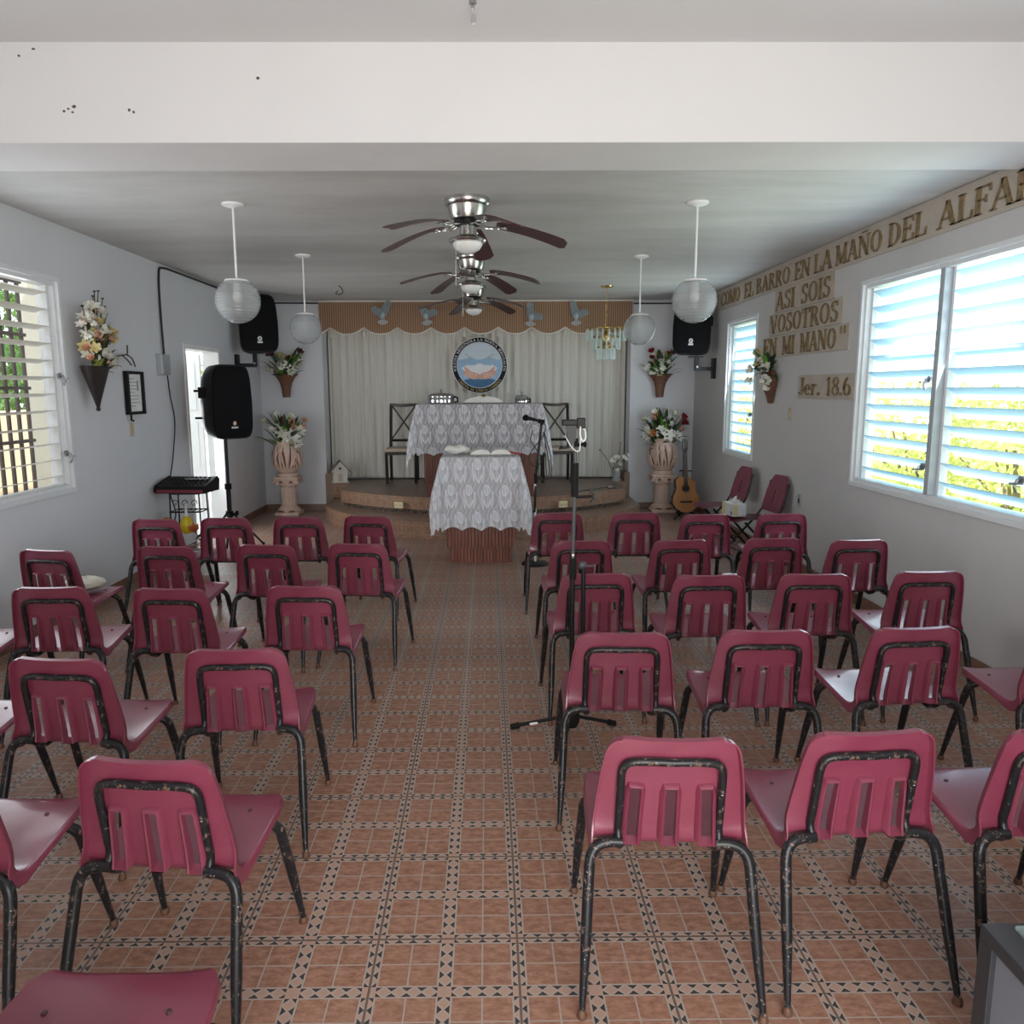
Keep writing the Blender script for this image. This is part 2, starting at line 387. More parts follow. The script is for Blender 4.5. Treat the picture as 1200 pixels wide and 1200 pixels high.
def ball(bm, c, r, n=12, sc=(1, 1, 1), mtx=None):
    m = n//2; vs = lathe(bm, [(r*sin(PI*i/m) if 0 < i < m else 0, -r*cos(PI*i/m)) for i in range(m+1)], n)
    X = Matrix.Translation(c) @ (mtx if mtx is not None else Matrix.Identity(4)) @ Matrix.Diagonal((*sc, 1))
    bmesh.ops.transform(bm, matrix=X, verts=vs); return vs
def prism(bm, poly, a, b, axis='y'):
    """poly in two axes, extruded along the third between a and b"""
    def P(p, t): return {'y': (p[0], t, p[1]), 'z': (p[0], p[1], t), 'x': (t, p[0], p[1])}[axis]
    A = [bm.verts.new(P(p, a)) for p in poly]; B = [bm.verts.new(P(p, b)) for p in poly]; n = len(poly)
    bm.faces.new(A); bm.faces.new(B[::-1])
    for i in range(n): bm.faces.new((A[i], B[i], B[(i+1) % n], A[(i+1) % n]))
    return A+B
def xf(bm, vs, mtx): bmesh.ops.transform(bm, matrix=mtx, verts=vs)
def grid(bm, f, nu, nv, uvname=None, uvf=None):
    g = [[bm.verts.new(f(i/nu, j/nv)) for i in range(nu+1)] for j in range(nv+1)]
    uvl = bm.loops.layers.uv.verify() if uvf else None
    for j in range(nv):
        for i in range(nu):
            fc = bm.faces.new((g[j][i], g[j][i+1], g[j+1][i+1], g[j+1][i]))
            if uvf:
                for l, (a, b) in zip(fc.loops, ((i, j), (i+1, j), (i+1, j+1), (i, j+1))): l[uvl].uv = uvf(a/nu, b/nv)
    return g
def T(x=0, y=0, z=0): return Matrix.Translation((x, y, z))
def RX(a): return Matrix.Rotation(a, 4, 'X')
def RY(a): return Matrix.Rotation(a, 4, 'Y')
def RZ(a): return Matrix.Rotation(a, 4, 'Z')

XL, XR, ZC, YB, YC = -3.18, 2.94, 2.93, 11.1, 11.62     # side walls, ceiling, end wall, back of the stage niche
WT = .16                                              # wall thickness

# ------------------------------------------------------------------ the setting
def wall_x(name, xa, xb, y0, y1, z1, holes, mat):
    bm = BM(); ys = sorted({y0, y1, *[h[0] for h in holes], *[h[1] for h in holes]})
    for a, b in zip(ys, ys[1:]):
        zs = [(0, z1)]
        for h in holes:
            if h[0] <= a and b <= h[1]: zs = ([(0, h[2])] if h[2] > 0 else []) + [(h[3], z1)]
        for c, d in zs: box(bm, xa, xb, a, b, c, d)
    bmesh.ops.remove_doubles(bm, verts=bm.verts, dist=1e-5)
    return struct(name, bm, mat)
YR = -1.0                                               # the open rear end of the hall
WL = (3.9, 5.96, .97, 2.51); DL = (8.32, 9.42, 0, 2.2)
W1 = (4.12, 6.2, .96, 2.5); W2 = (8.6, 9.62, .94, 2.48)
ZN = 3.33
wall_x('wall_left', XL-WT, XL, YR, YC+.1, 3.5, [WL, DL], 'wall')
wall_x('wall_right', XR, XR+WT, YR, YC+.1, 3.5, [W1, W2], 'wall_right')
AL, AR = -2.30, 2.03                                    # the stage niche in the end wall
bm = BM(); box(bm, XL, AL, YB, YC, 0, 3.5); box(bm, AR, XR, YB, YC, 0, 3.5); box(bm, AL, AR, YC-.06, YC+.1, 0, 3.5); struct('wall_back', bm, 'wall')
bm = BM(); box(bm, XL-WT, XR+WT, YR, YC+.1, -.12, 0); struct('floor', bm, 'floor')
bm = BM(); box(bm, XL, XR, 4.46, YB, ZC, 3.5); box(bm, AL, AR, YB, YC-.06, ZC, 3.5); struct('ceiling', bm, 'ceiling')
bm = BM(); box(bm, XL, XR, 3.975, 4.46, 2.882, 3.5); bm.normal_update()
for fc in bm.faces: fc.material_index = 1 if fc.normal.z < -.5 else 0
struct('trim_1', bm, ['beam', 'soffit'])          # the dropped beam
bm = BM(); box(bm, XL, XR, YR, 3.975, ZN, 3.5); o = struct('ceiling_near', bm, 'beam')
bm = BM(); box(bm, XL-.5, XR+.5, YR-.3, YC+.3, 3.5, 3.66); struct('roof_slab', bm, 'beam')
# the rear end: wall with the open entrance behind the camera
EA, EB, EH = -.75, 1.55, 2.5
bm = BM(); box(bm, XL, EA, YR, YR+.16, 0, 3.33); box(bm, EB, XR, YR, YR+.16, 0, 3.33); box(bm, EA, EB, YR, YR+.16, EH, 3.33)
struct('wall_rear', bm, 'wall')
# skirting tiles
def skirt(name, boxes):
    bm = BM()
    for b in boxes: box(bm, *b, bev=.003)
    struct(name, bm, 'skirt')
S = .012
skirt('baseboard_left', [(XL, XL+S, YR, DL[0], 0, .09), (XL, XL+S, DL[1], YB, 0, .09)])
skirt('baseboard_right', [(XR-S, XR, YR, YB, 0, .09)])
skirt('baseboard_back', [(XL+S, AL+.02, YB-S, YB, 0, .09), (AR-.02, XR-S, YB-S, YB, 0, .09)])

# little paint chips on the beam
bm = BM()
for x, z in [(-1.99, 3.035), (-1.97, 3.02), (-2.01, 3.025), (-1.96, 3.045), (-1.70, 3.03), (-1.68, 3.02), (-2.2, 3.27), (-2.13, 3.30), (-1.08, 3.17)]:
    a, b = .006+.006*rnd.random(), .004+.005*rnd.random()
    prism(bm, [(x+a*cos(t)*(.7+.5*rnd.random()), z+b*sin(t)*(.7+.5*rnd.random())) for t in [i*PI/3 for i in range(6)]], 3.973, 3.976)
o = obj('trim_2', bm, 'grate'); o['kind'] = 'structure'

# stage: two stepped platforms with bowed fronts
def bowed(xa, xb, y0, rad, yback, xc=-.06, n=40):
    return [(xa, yback)] + [(x, y0+rad-math.sqrt(max(0, rad*rad-(x-xc)**2))) for x in [xa+(xb-xa)*i/n for i in range(n+1)]] + [(xb, yback)]
def slab(name, poly, z0, z1, top, side):
    bm = BM(); prism(bm, poly, z0, z1, 'z'); bm.normal_update()
    for f in bm.faces: f.material_index = 0 if abs(f.normal.z) > .5 else 1
    return struct(name, bm, [top, side])
low = slab('stage_step', bowed(-2.14, 2.02, 8.72, 2.22, 10.98), 0, .2, 'stage_top', 'riser')
upper = bowed(-1.93, 1.83, 9.30, 2.44, 10.96)
upper = [(-2.20, YC-.06), (-2.20, 10.96)] + upper[:] + [(1.98, 10.96), (1.98, YC-.06)]
up = slab('stage', upper, .2, .41, 'stage_top', 'riser')
bm = BM(); rad = 2.44
for i in range(40):
    pass
pts = [(x, 9.30+rad-math.sqrt(rad*rad-(x+.06)**2)-.004, .232) for x in [-1.90+3.70*i/40 for i in range(41)]]
grid(bm, lambda u, v: (pts[min(40, round(u*40))][0], pts[min(40, round(u*40))][1], .205+.05*v), 40, 1)
bmesh.ops.solidify(bm, geom=bm.faces[:], thickness=.003); o = struct('trim_3', bm, 'mosaic')
skirt('trim_4', [(AL-.02, AL+.10, YB-.02, YC-.06, 0, .53)]); skirt('trim_5', [(AR-.06, AR+.02, YB-.02, YC-.06, 0, .53)])
for i, (x, y) in enumerate([(-1.08, 9.483), (.92, 9.472)]):
    t = thing('step_outlet', ['cream outlet plate on the stage step, left of the lectern', 'cream outlet plate on the stage step, right of the lectern'][i], 'outlet', (x, y+.02, .30), R(-25 if x < 0 else 24), 'cream plates on the stage step')
    bm = BM(); box(bm, -.06, .06, -.045, 0, -.035, .045, .006); obj('plate', bm, 'cream_plate', t)
    bm = BM()
    for s in (-.028, .028): cyl(bm, .014, 0, .004, n=12); xf(bm, list(bm.verts)[-24:], T(s, -.044, .005) @ RX(R(90)))
    obj('socket', bm, 'ivory', t)

# ------------------------------------------------------------------ windows
def jalousie(name, wx, side, y0, y1, z0, z1, panels, pitch, width, tilt, slat_mat, handles):
    """side +1: right wall (outside is +x); slats hang with their outer edge down"""
    w = thing(name, '', 'window'); del w['label']; del w['category']; w['kind'] = 'structure'
    D = .055 * side
    bm = BM(); fx0, fx1 = sorted((wx + .01*side, wx + .13*side)); f = .035
    box(bm, fx0, fx1, y0, y1, z0, z0+f, .004); box(bm, fx0, fx1, y0, y1, z1-f, z1, .004)
    box(bm, fx0, fx1, y0, y0+f, z0+f, z1-f, .004); box(bm, fx0, fx1, y1-f, y1, z0+f, z1-f, .004)
    # raised inner casing
    c0, c1 = sorted((wx - .012*side, wx + .012*side)); c = .028
    for a in ((y0-c, y1+c, z0-c, z0+.006), (y0-c, y1+c, z1-.006, z1+c), (y0-c, y0+.006, z0, z1), (y1-.006, y1+c, z0, z1)): box(bm, c0, c1, *a, .003)
    obj('window_frame', bm, 'alu', w)
    xs = wx + .075*side
    edges = [y0+f] + list(panels) + [y1-f]
    for p in panels:
        bm = BM(); a, b = sorted((wx-.006*side, wx+.12*side)); box(bm, a, b, p-.027, p+.027, z0+f, z1-f, .004); obj('mullion', bm, 'mullion', w)
    for a, b in zip(edges, edges[1:]):
        a += .03 if a in panels else 0; b -= .03 if b in panels else 0
        bm = BM()
        for e0, e1 in ((a, a+.03), (b-.03, b)): box(bm, *sorted((wx+.045*side, wx+.085*side)), e0, e1, z0+f, z1-f, .003)
        obj('slat_stile', bm, 'alu', w)
        n = int(round((z1-z0-2*f)/pitch))
        for i in range(n):
            zc = z0+f+(z1-z0-2*f)*(i+.5)/n
            bm = BM()
            m = 6
            prof = [(-width/2+width*k/m, .004*(1-(2*k/m-1)**2)) for k in range(m+1)]
            prof += [(p_[0], p_[1]-.0035) for p_ in prof[::-1]]
            vs = prism(bm, prof, a+.02, b-.02, 'y')
            xf(bm, vs, T(xs+.02*side, 0, zc) @ RY(tilt*side))
            s_ = obj('slat', bm, slat_mat, w)
    for (hy, hz) in handles:
        bm = BM(); x = wx + .01*side
        tube(bm, [(x, hy, hz+.03), (x-.03*side, hy, hz+.02), (x-.045*side, hy, hz-.02), (x-.03*side, hy, hz-.05)], .008, 8)
        cyl(bm, .022, -.008, .008, n=12); xf(bm, list(bm.verts)[-24:], T(x-.006*side, hy, hz+.02) @ RY(R(90)))
        box(bm, x-.07*side if side > 0 else x, x if side > 0 else x-.07*side, hy-.012, hy+.012, hz-.006, hz+.006, .002)
        obj('crank', bm, 'grey_metal', w)
    return w
jalousie('window_1', XR, 1, *W1, [5.13], .121, .130, R(35), 'slat', [(5.20, 1.74), (5.20, 1.16), (4.22, 1.18)])
jalousie('window_2', XR, 1, *W2, [], .121, .130, R(35), 'slat', [(8.70, 1.40)])
jalousie('window_3', XL, -1, *WL, [], .118, .115, R(11), 'slat_left', [(5.90, 1.80), (5.90, 1.22)])

# left doorway: white jambs, an outward-opened white door leaf
d = thing('door_1', '', 'door'); del d['label']; del d['category']; d['kind'] = 'structure'
bm = BM(); x0, x1 = XL-WT-.02, XL+.012
box(bm, x0, x1, DL[0], DL[0]+.05, 0, DL[3], .005); box(bm, x0, x1, DL[1]-.05, DL[1], 0, DL[3], .005); box(bm, x0, x1, DL[0]+.05, DL[1]-.05, DL[3]-.05, DL[3], .005)
obj('door_frame', bm, 'white', d)
bm = BM(); box(bm, -3.66, XL-WT-.03, 9.30, 9.34, .03, 2.13, .004)
for z in (.12, .80, 1.48): box(bm, -3.60, -3.43, 9.292, 9.30, z, z+.56, .004)
obj('door_leaf', bm, 'white', d)
bm = BM(); tube(bm, [(-3.63, 9.30, 1.02), (-3.63, 9.25, 1.02), (-3.55, 9.25, 1.02)], .01, 8); obj('door_handle', bm, 'grey_metal', d)

# ------------------------------------------------------------------ outdoors
bm = BM(); box(bm, -30, XL-WT-.5, -20, 40, -.3, -.14); box(bm, XR+WT+.3, 30, -20, 40, -.3, -.14); box(bm, XL-WT-.5, XR+WT+.3, -20, YR, -.3, -.14)
o = struct('ground', bm, 'ground')
bm = BM(); box(bm, XR+WT+.9, 24, -4, 26, -.14, -.1); o = struct('lawn', bm, 'grass')
bm = BM(); box(bm, -5.3, -5.12, 1.5, 9.6, -.14, 1.50, .02); tag(obj('yard_wall', bm, 'yard_wall'), 'cream wall outside the left window', 'wall')
bm = BM(); box(bm, -5.3, -5.12, 9.7, 24, -.14, 1.62, .02); tag(obj('yard_wall', bm, 'yard_white'), 'white sunlit wall outside the open side door', 'wall')
# iron security grille outside the left window
g = thing('window_grille', 'dark iron security grille outside the left window', 'grille', (XL-WT-.10, 0, 0))
for i in range(17):
    y = 3.9+.125*i; bm = BM(); box(bm, -.010, .010, y-.014, y+.014, .9, 2.56, .002); obj('upright', bm, 'grate', g)
for z in (.95, 1.34, 1.73, 2.12, 2.5):
    bm = BM(); box(bm, -.016, .016, 3.86, 5.94, z-.012, z+.012, .002); obj('crossbar', bm, 'grate', g)
bm = BM(); box(bm, -4.25, -4.05, 7.30, 7.70, -.14, 2.95, .02); tag(obj('porch_post', bm, simple('cream_post_paint', (.44, .41, .33), .9)), 'white square post outside the left window', 'post')

def leafquad(bm, p, d, n, L, W):
    d = d.normalized(); s = d.cross(n)
    if s.length < 1e-4: s = d.orthogonal()
    s.normalize(); u = s.cross(d)
    v = [bm.verts.new(q) for q in (p, p+d*L*.45+s*W*.5-u*W*.12, p+d*L, p+d*L*.45-s*W*.5-u*W*.12)]
    m_ = bm.verts.new(p+d*L*.5+u*W*.05)
    bm.faces.new((v[0], v[1], m_)); bm.faces.new((v[1], v[2], m_)); bm.faces.new((v[2], v[3], m_)); bm.faces.new((v[3], v[0], m_))
def rv():
    while True:
        v = Vector((rnd.uniform(-1, 1), rnd.uniform(-1, 1), rnd.uniform(-1, 1)))
        if .1 < v.length < 1: return v.normalized()
def shrub(name, label, c, sc, n, L, mat, group=None):
    t = thing(name, label, 'shrub', (c[0], c[1], -.12), 0, group); h = sc[2]
    bm = BM(); tube(bm, spline([(0, 0, 0), (.05, .02, h*.5), (0, .05, h)]), [.06, .025], 8)
    for k in range(5):
        a = k*1.3; tube(bm, [(0, 0, h*.3), (sc[0]*.5*cos(a), sc[1]*.5*sin(a), h*(.8+.1*k))], [.03, .01], 6)
    obj('stem', bm, 'bark', t)
    bm = BM()
    for i in range(n):
        v = rv(); r = .55+.5*rnd.random()**.5
        p = Vector((v.x*sc[0]*r, v.y*sc[1]*r, c[2]+.12+v.z*sc[2]*r*.95))
        if p.z < .02: continue
        leafquad(bm, p, (v*.6+rv()), rv(), L*(.6+.8*rnd.random()), L*.55)
    obj('foliage', bm, mat, t); return t
HG = 'shrubs beyond the right windows'
for i, (x, y, z, sx, sy, sz, m) in enumerate([(6.2, 3.2, .55, 1.3, 1.4, 1.15, 'hedge2'), (6.6, 6.1, .6, 1.4, 1.4, 1.15, 'hedge2'), (6.2, 9.0, .6, 1.3, 1.4, 1.1, 'hedge'), (6.6, 12.2, .7, 1.5, 1.7, 1.2, 'hedge2'), (6.8, 16.5, .8, 1.6, 2.2, 1.3, 'hedge'), (7.0, 22., .9, 1.8, 3.0, 1.4, 'hedge2')]):
    shrub('garden_shrub', 'sunny yellow-green shrub seen between the slats of the right windows', (x, y, z), (sx, sy, sz), 3000, .12, m, HG)
def broad(name, label, c, n, h, mat, L=1.1, W=.34, lean=.6):
    t = thing(name, label, 'plant', c); bm = BM(); lf = BM()
    for i in range(n):
        a = 2*PI*i/n+rnd.random()*.6; hh = h*(.55+.5*rnd.random()); r = lean*(.5+.7*rnd.random())
        tip = Vector((cos(a)*r*.45, sin(a)*r*.45, hh)); tube(bm, spline([(0, 0, 0), (cos(a)*.1, sin(a)*.1, hh*.5), tip], 4), [.03, .012], 6)
        d = Vector((cos(a)*r, sin(a)*r, .45)); 
        # arched blade
        side = Vector((-sin(a), cos(a), 0)); K = 8; rows = []
        for k in range(K+1):
            u = k/K; w = W*.5*sin(PI*min(1, .08+u*.92))**.7
            q = tip + Vector((cos(a), sin(a), 0))*L*u*.75 + Vector((0, 0, 1))*(L*.55*u-L*.75*u*u)
            rows.append((lf.verts.new(q+side*w+Vector((0, 0, w*.25))), lf.verts.new(q), lf.verts.new(q-side*w+Vector((0, 0, w*.25)))))
        for A, B in zip(rows, rows[1:]):
            lf.faces.new((A[0], A[1], B[1], B[0])); lf.faces.new((A[1], A[2], B[2], B[1]))
    obj('stem', bm, 'bark', t); obj('foliage', lf, mat, t, True); return t
broad('banana_plant', 'broad-leaved green plant behind the grille of the left window', (-9.4, 15.6, -.1), 11, 2.3, 'palm')
broad('banana_plant', 'yellow-green broad-leaved plant beyond the left window, near the picture edge', (-9.2, 12.6, -.1), 10, 2.2, 'palm2')
broad('banana_plant', 'tall green plant beyond the left window, farther along the wall', (-9.6, 18.9, -.1), 12, 2.5, 'palm')
broad('banana_plant', 'green plant above the white wall outside the open door', (-7.2, 18.6, -.1), 13, 2.4, 'palm', 1.4, .45)
broad('banana_plant', 'yellowish plant above the white wall outside the open door', (-7.4, 21.6, -.1), 10, 2.6, 'palm2', 1.3, .4)
shrub('garden_shrub', 'dense green shrub behind the yard wall beyond the left window', (-6.75, 11.6, 1.4), (.85, 2.3, 1.0), 3000, .15, 'palm')
t = thing('shade_tree', 'dark leafy tree beyond the left window', 'tree', (-13.4, 19.0, -.14))
bm = BM(); tube(bm, spline([(0, 0, 0), (.1, 0, 1.6), (-.05, .1, 3.4)]), [.16, .08], 10); obj('trunk', bm, 'bark', t)
bm = BM()
for i in range(2200):
    v = rv(); p = Vector((v.x*1.8, v.y*3.4, 3.2+v.z*1.7))*1.0; leafquad(bm, p, rv()+v*.4, rv(), .26, .13)
obj('foliage', bm, 'palm', t)

# ------------------------------------------------------------------ school chairs
def yback(z): return -.122-.050*(z-.49)/.28
PROF = [(.264, .416, .138), (.263, .430, .150), (.256, .442, .170), (.243, .448, .187), (.218, .451, .203), (.16, .449, .211), (.09, .443, .214), (.03, .436, .215), (-.03, .428, .215),
        (-.065, .4245, .214), (-.088, .4245, .2135), (-.104, .430, .2125), (-.114, .440, .211), (-.119, .453, .2095)] + \
       [(yback(z), z, h) for z, h in [(.475, .2075), (.50, .206), (.525, .204), (.55, .2015), (.575, .199), (.60, .196), (.617, .194), (.64, .191), (.67, .187), (.70, .182), (.722, .1775), (.738, .173), (.749, .1675), (.757, .161), (.7625, .153), (.766, .144), (.768, .133)]]
def chair_shell():
    bm = BM()
    us = [-1, -.95, -.86, -.72, -.58, -.5, -.42, -.30, -.19, -.08, 0, .08, .19, .30, .42, .5, .58, .72, .86, .95, 1]
    n = len(PROF); rows = []
    for j, (y, z, hw) in enumerate(PROF):
        a = PROF[max(0, j-1)]; b = PROF[min(n-1, j+1)]; t = Vector((0, b[0]-a[0], b[1]-a[1])).normalized()
        nr = Vector((0, t.z, -t.y))                      # away from the sitter: down under the seat, rearward behind the back
        nr = Vector((0, -abs(t.z), -abs(t.y))) if t.y <= 0 else nr
        back = min(1, max(0, (z-.45)/.06)) if y < 0 else 0
        row = []
        def P(u): return Vector((u*hw, y+.016*u*u*back, z+.010*u**4*(1-back)))
        fl = .022+.020*math.exp(-((j-11)/2.4)**2)
        row.append(P(-1)+nr*fl+Vector((-.007, 0, 0))); row.append(P(-1)+nr*.008+Vector((-.0055, 0, 0)))
        row += [P(u) for u in us]
        row.append(P(1)+nr*.008+Vector((.0055, 0, 0))); row.append(P(1)+nr*fl+Vector((.007, 0, 0)))
        rows.append(row)
    # rolled top edge and front lip
    def roll(i, p, d, dz):
        q = rows[-1][min(max(i, 2), len(us)+1)]; return Vector((p.x, min(p.y, q.y-d), p.z+dz*(1 if 2 <= i <= len(us)+1 else .4)))
    top = [roll(i, p, .004, .004) for i, p in enumerate(rows[-1])]; top2 = [roll(i, p, .021, .001) for i, p in enumerate(rows[-1])]
    lip = [p+Vector((0, -.004, -.012)) for p in rows[0]]
    rows = [lip]+rows+[top, top2]
    V = [[bm.verts.new(p) for p in r] for r in rows]
    ui = {round(u, 3): i+2 for i, u in enumerate(us)}
    slots = [(ui[-.58], ui[-.42]), (ui[-.08], ui[.08]), (ui[.42], ui[.58])]
    j0 = next(j for j, p in enumerate(PROF) if p[1] >= .452 and p[0] < 0)+1; j1 = next(j for j, p in enumerate(PROF) if abs(p[1]-.617) < 1e-6)+1
    for j in range(len(V)-1):
        for i in range(len(V[0])-1):
            if j0 <= j < j1 and any(a <= i < b for a, b in slots): continue
            bm.faces.new((V[j][i], V[j][i+1], V[j+1][i+1], V[j+1][i]))
    bmesh.ops.recalc_face_normals(bm, faces=bm.faces)
    bmesh.ops.solidify(bm, geom=bm.faces[:], thickness=.0045)
    # raised hoods round the three slots
    for a, b in slots:
        path = [rows[j][a] for j in range(j0, j1+1)]
        path += [rows[j1][i] for i in range(a+1, b)] + [rows[j][b] for j in range(j1, j0-1, -1)]
        mid = sum(path, Vector())/len(path); loop = []; N = len(path)
        cx = (path[0].x+path[-1].x)/2
        for p in path:
            hgt = (p.z-.452)/(.617-.452); d = .030-.012*hgt
            o = Vector((1 if p.x > mid.x else -1, 0, 0)) if hgt < .97 else Vector(((p.x-cx)/.016*.7, 0, 1)).normalized()
            nr = Vector((0, -1, -.10-.25*(1-hgt)))
            loop.append([bm.verts.new(p+o*.015+Vector((0, -.004, 0))), bm.verts.new(p+o*.007+nr*d), bm.verts.new(p+o*.003+nr*(d+.003)), bm.verts.new(p-o*.0005+nr*d), bm.verts.new(p)])
        for A, B in zip(loop, loop[1:]):
            for k in range(4): bm.faces.new((A[k], A[k+1], B[k+1], B[k]))
        A, B = loop[0], loop[-1]
        for k in range(4): bm.faces.new((A[k], A[k+1], B[k+1], B[k]))
    return bm
def chair_proto():
    t = thing('school_chair', 'x', 'chair')
    obj('seat_shell', chair_shell(), 'maroon', t, True)
    bm = BM()
    def bk(x, z): return yback(z)+.016*(x/.19)**2-.017
    pts = [(-.128, -.09, .409), (-.136, -.122, .424), (-.139, -.140, .446)]
    pts += [(-.140+.003*k/5, bk(.14, z), z) for k, z in enumerate([.48, .52, .57, .62, .655])]
    pts += [(-.132, bk(.132, .682), .682), (-.112, bk(.112, .698), .698), (-.06, bk(.06, .703), .703)]
    pts = pts + [(0, bk(0, .702), .702)] + [(-x, y, z) for x, y, z in pts[::-1]]
    tube(bm, spline(pts, 4), .0115, 10); br = obj('back_bracket', bm, 'leg', t, True)
    bm = BM()
    for x in (-.06, .06): ball(bm, (x, bk(x, .703)-.010, .703), .0055, 8, (1, .5, 1))
    obj('rivet', bm, 'rust', br, True)
    bm = BM()
    for s in (-1, 1): tube(bm, [(s*.125, -.09, .409), (s*.125, .0, .412), (s*.125, .15, .430)], .010, 8)
    tube(bm, [(-.13, -.03, .410), (.13, -.03, .410)], .0115, 8); tube(bm, [(-.13, .135, .428), (.13, .135, .428)], .0115, 8)
    obj('underframe', bm, 'leg', t, True)
    for s in (-1, 1):
        for pts, nm in (([(.130, -.142, .446), (.165, -.144, .447), (.199, -.148, .436), (.2185, -.158, .406), (.2245, -.175, .345), (.234, -.222, .18), (.245, -.27, .016)], 'r'),
                        ([(.10, .135, .426), (.165, .140, .424), (.199, .148, .412), (.2145, .162, .385), (.2185, .18, .33), (.227, .225, .18), (.235, .27, .016)], 'f')):
            bm = BM(); sp = spline([(s*x, y, z) for x, y, z in pts], 6)
            tube(bm, sp, [.0158 if p.z > .2 else .0082+.0076*p.z/.2 for p in sp], 12); lg = obj('leg', bm, 'leg', t, True)
            bm = BM(); lathe(bm, [(0, 0), (.013, 0), (.0145, .006), (.012, .016), (.009, .024), (0, .026)], 12, (s*pts[-1][0], pts[-1][1], 0)); obj('glide', bm, 'rust', lg, True)
    for x in (-.128, .128):
        bm = BM(); lathe(bm, [(0, .4545), (.0045, .4545), (.0065, .452), (.0065, .446), (0, .446)], 10, (x, .155, 0)); obj('seat_rivet', bm, 'rivet', t)
    return t
CH0 = chair_proto(); first = [True]
ROWN = {1: 'front row by the stage', 2: 'second row from the stage', 3: 'third row from the stage', 4: 'fourth row from the stage', 5: 'fifth row from the stage', 6: 'rearmost row'}
POS = ['beside the aisle', 'second from the aisle', 'third from the aisle', 'fourth from the aisle']
def chair(x, y, deg, side, row, pos, extra=None):
    lab = extra or f'maroon plastic chair {POS[pos]} in the {side} block, {ROWN[row]}'
    if first[0]:
        o = CH0; first[0] = False; o.location = (x, y, 0); o.rotation_euler = (0, 0, R(deg)); o['label'] = lab; o['group'] = 'maroon school chairs in rows'
    else: o = dup(CH0, (x, y, 0), R(deg), lab, 'maroon school chairs in rows')
    return o
for x, y, a, s, r, p in [
    (-2.43, 5.83, -6.7, 'left', 1, 3), (-1.95, 5.88, -1, 'left', 1, 2), (-1.41, 5.90, -1, 'left', 1, 1), (-.87, 5.92, -10.8, 'left', 1, 0),
    (-2.60, 4.72, -11.7, 'left', 2, 3), (-1.94, 4.81, -5.9, 'left', 2, 2), (-1.34, 4.84, -7.2, 'left', 2, 1), (-.78, 4.86, -7.2, 'left', 2, 0),
    (-2.66, 3.80, -1, 'left', 3, 3), (-2.12, 3.83, 1.4, 'left', 3, 2), (-1.51, 3.79, -4.5, 'left', 3, 1), (-.88, 3.82, -2.3, 'left', 3, 0),
    (-2.07, 2.82, -3, 'left', 4, 2), (-1.51, 2.81, -6, 'left', 4, 1), (-.93, 2.90, 1.8, 'left', 4, 0),
    (-1.46, 2.02, -2.5, 'left', 5, 1), (-.865, 2.04, -6, 'left', 5, 0),
    (.54, 6.03, -.3, 'right', 1, 0), (1.13, 6.02, .7, 'right', 1, 1), (1.64, 5.92, 1.6, 'right', 1, 2), (2.23, 5.93, -.8, 'right', 1, 3),
    (.58, 4.92, 1.9, 'right', 2, 0), (1.20, 4.92, 4.4, 'right', 2, 1), (1.80, 4.96, 2.1, 'right', 2, 2), (2.31, 4.89, 1.9, 'right', 2, 3),
    (.55, 4.04, 2.1, 'right', 3, 0), (1.12, 3.99, 1.4, 'right', 3, 1), (1.67, 4.00, -.6, 'right', 3, 2), (2.27, 4.04, 1.4, 'right', 3, 3),
    (.53, 3.06, -2.5, 'right', 4, 0), (1.09, 3.08, -.5, 'right', 4, 1), (1.68, 3.10, 3.9, 'right', 4, 2), (2.345, 3.10, 3, 'right', 4, 3),
    (.51, 2.14, -3, 'right', 5, 0), (1.045, 2.17, 3.5, 'right', 5, 1), (1.605, 2.17, 1, 'right', 5, 2)]:
    chair(x, y, a, s, r, p)
o = chair(-.79, 1.24, 0, 'left', 6, 0, 'maroon plastic chair cut off by the bottom edge of the picture, rearmost on the left')
o.scale = (1, 1.2, .97)

# folding chairs with slotted backs along the right wall
def folding(loc, rot, label):
    t = thing('folding_chair', label, 'chair', loc, rot, 'maroon folding chairs by the right wall')
    # faces +y locally
    bm = BM()
    def seat(u, v):
        w = .20*(1-.12*(1-v)); return Vector(((u-.5)*2*w, -.17+.40*v, .445+.012*(2*u-1)**2-.02*max(0, v-.85)/.15))
    grid(bm, seat, 10, 8); bmesh.ops.solidify(bm, geom=bm.faces[:], thickness=.02); obj('seat', bm, 'maroon_fold', t, True)
    bm = BM(); g = []
    for j in range(15):
        v = j/14; z = .50+.36*v; hw = .19*(1-.35*max(0, v-.55)**1.4/.33) if v < .97 else .11
        g.append([bm.verts.new(((i/10-.5)*2*hw, -.20-.10*v-.012*(1-(2*i/10-1)**2), z)) for i in range(11)])
    for j in range(14):
        for i in range(10):
            if 3 <= j <= 7 and i in (5,): continue
            bm.faces.new((g[j][i], g[j][i+1], g[j+1][i+1], g[j+1][i]))
    bmesh.ops.recalc_face_normals(bm, faces=bm.faces); bmesh.ops.solidify(bm, geom=bm.faces[:], thickness=.018); obj('backrest', bm, 'maroon_fold', t, True)
    for s in (-1, 1):
        bm = BM(); tube(bm, spline([(s*.185, -.28, .80), (s*.19, -.20, .52), (s*.195, .02, .26), (s*.20, .26, .0)]), .011, 8); obj('front_leg', bm, 'black_metal', t, True)
        bm = BM(); tube(bm, [(s*.175, .14, .43), (s*.18, -.02, .26), (s*.185, -.28, 0)], .011, 8); obj('rear_leg', bm, 'black_metal', t, True)
    bm = BM(); tube(bm, [(-.197, .14, .13), (.197, .14, .13)], .007, 8); tube(bm, [(-.182, -.18, .10), (.182, -.18, .10)], .007, 8); obj('crossbar', bm, 'black_metal', t, True)
    return t
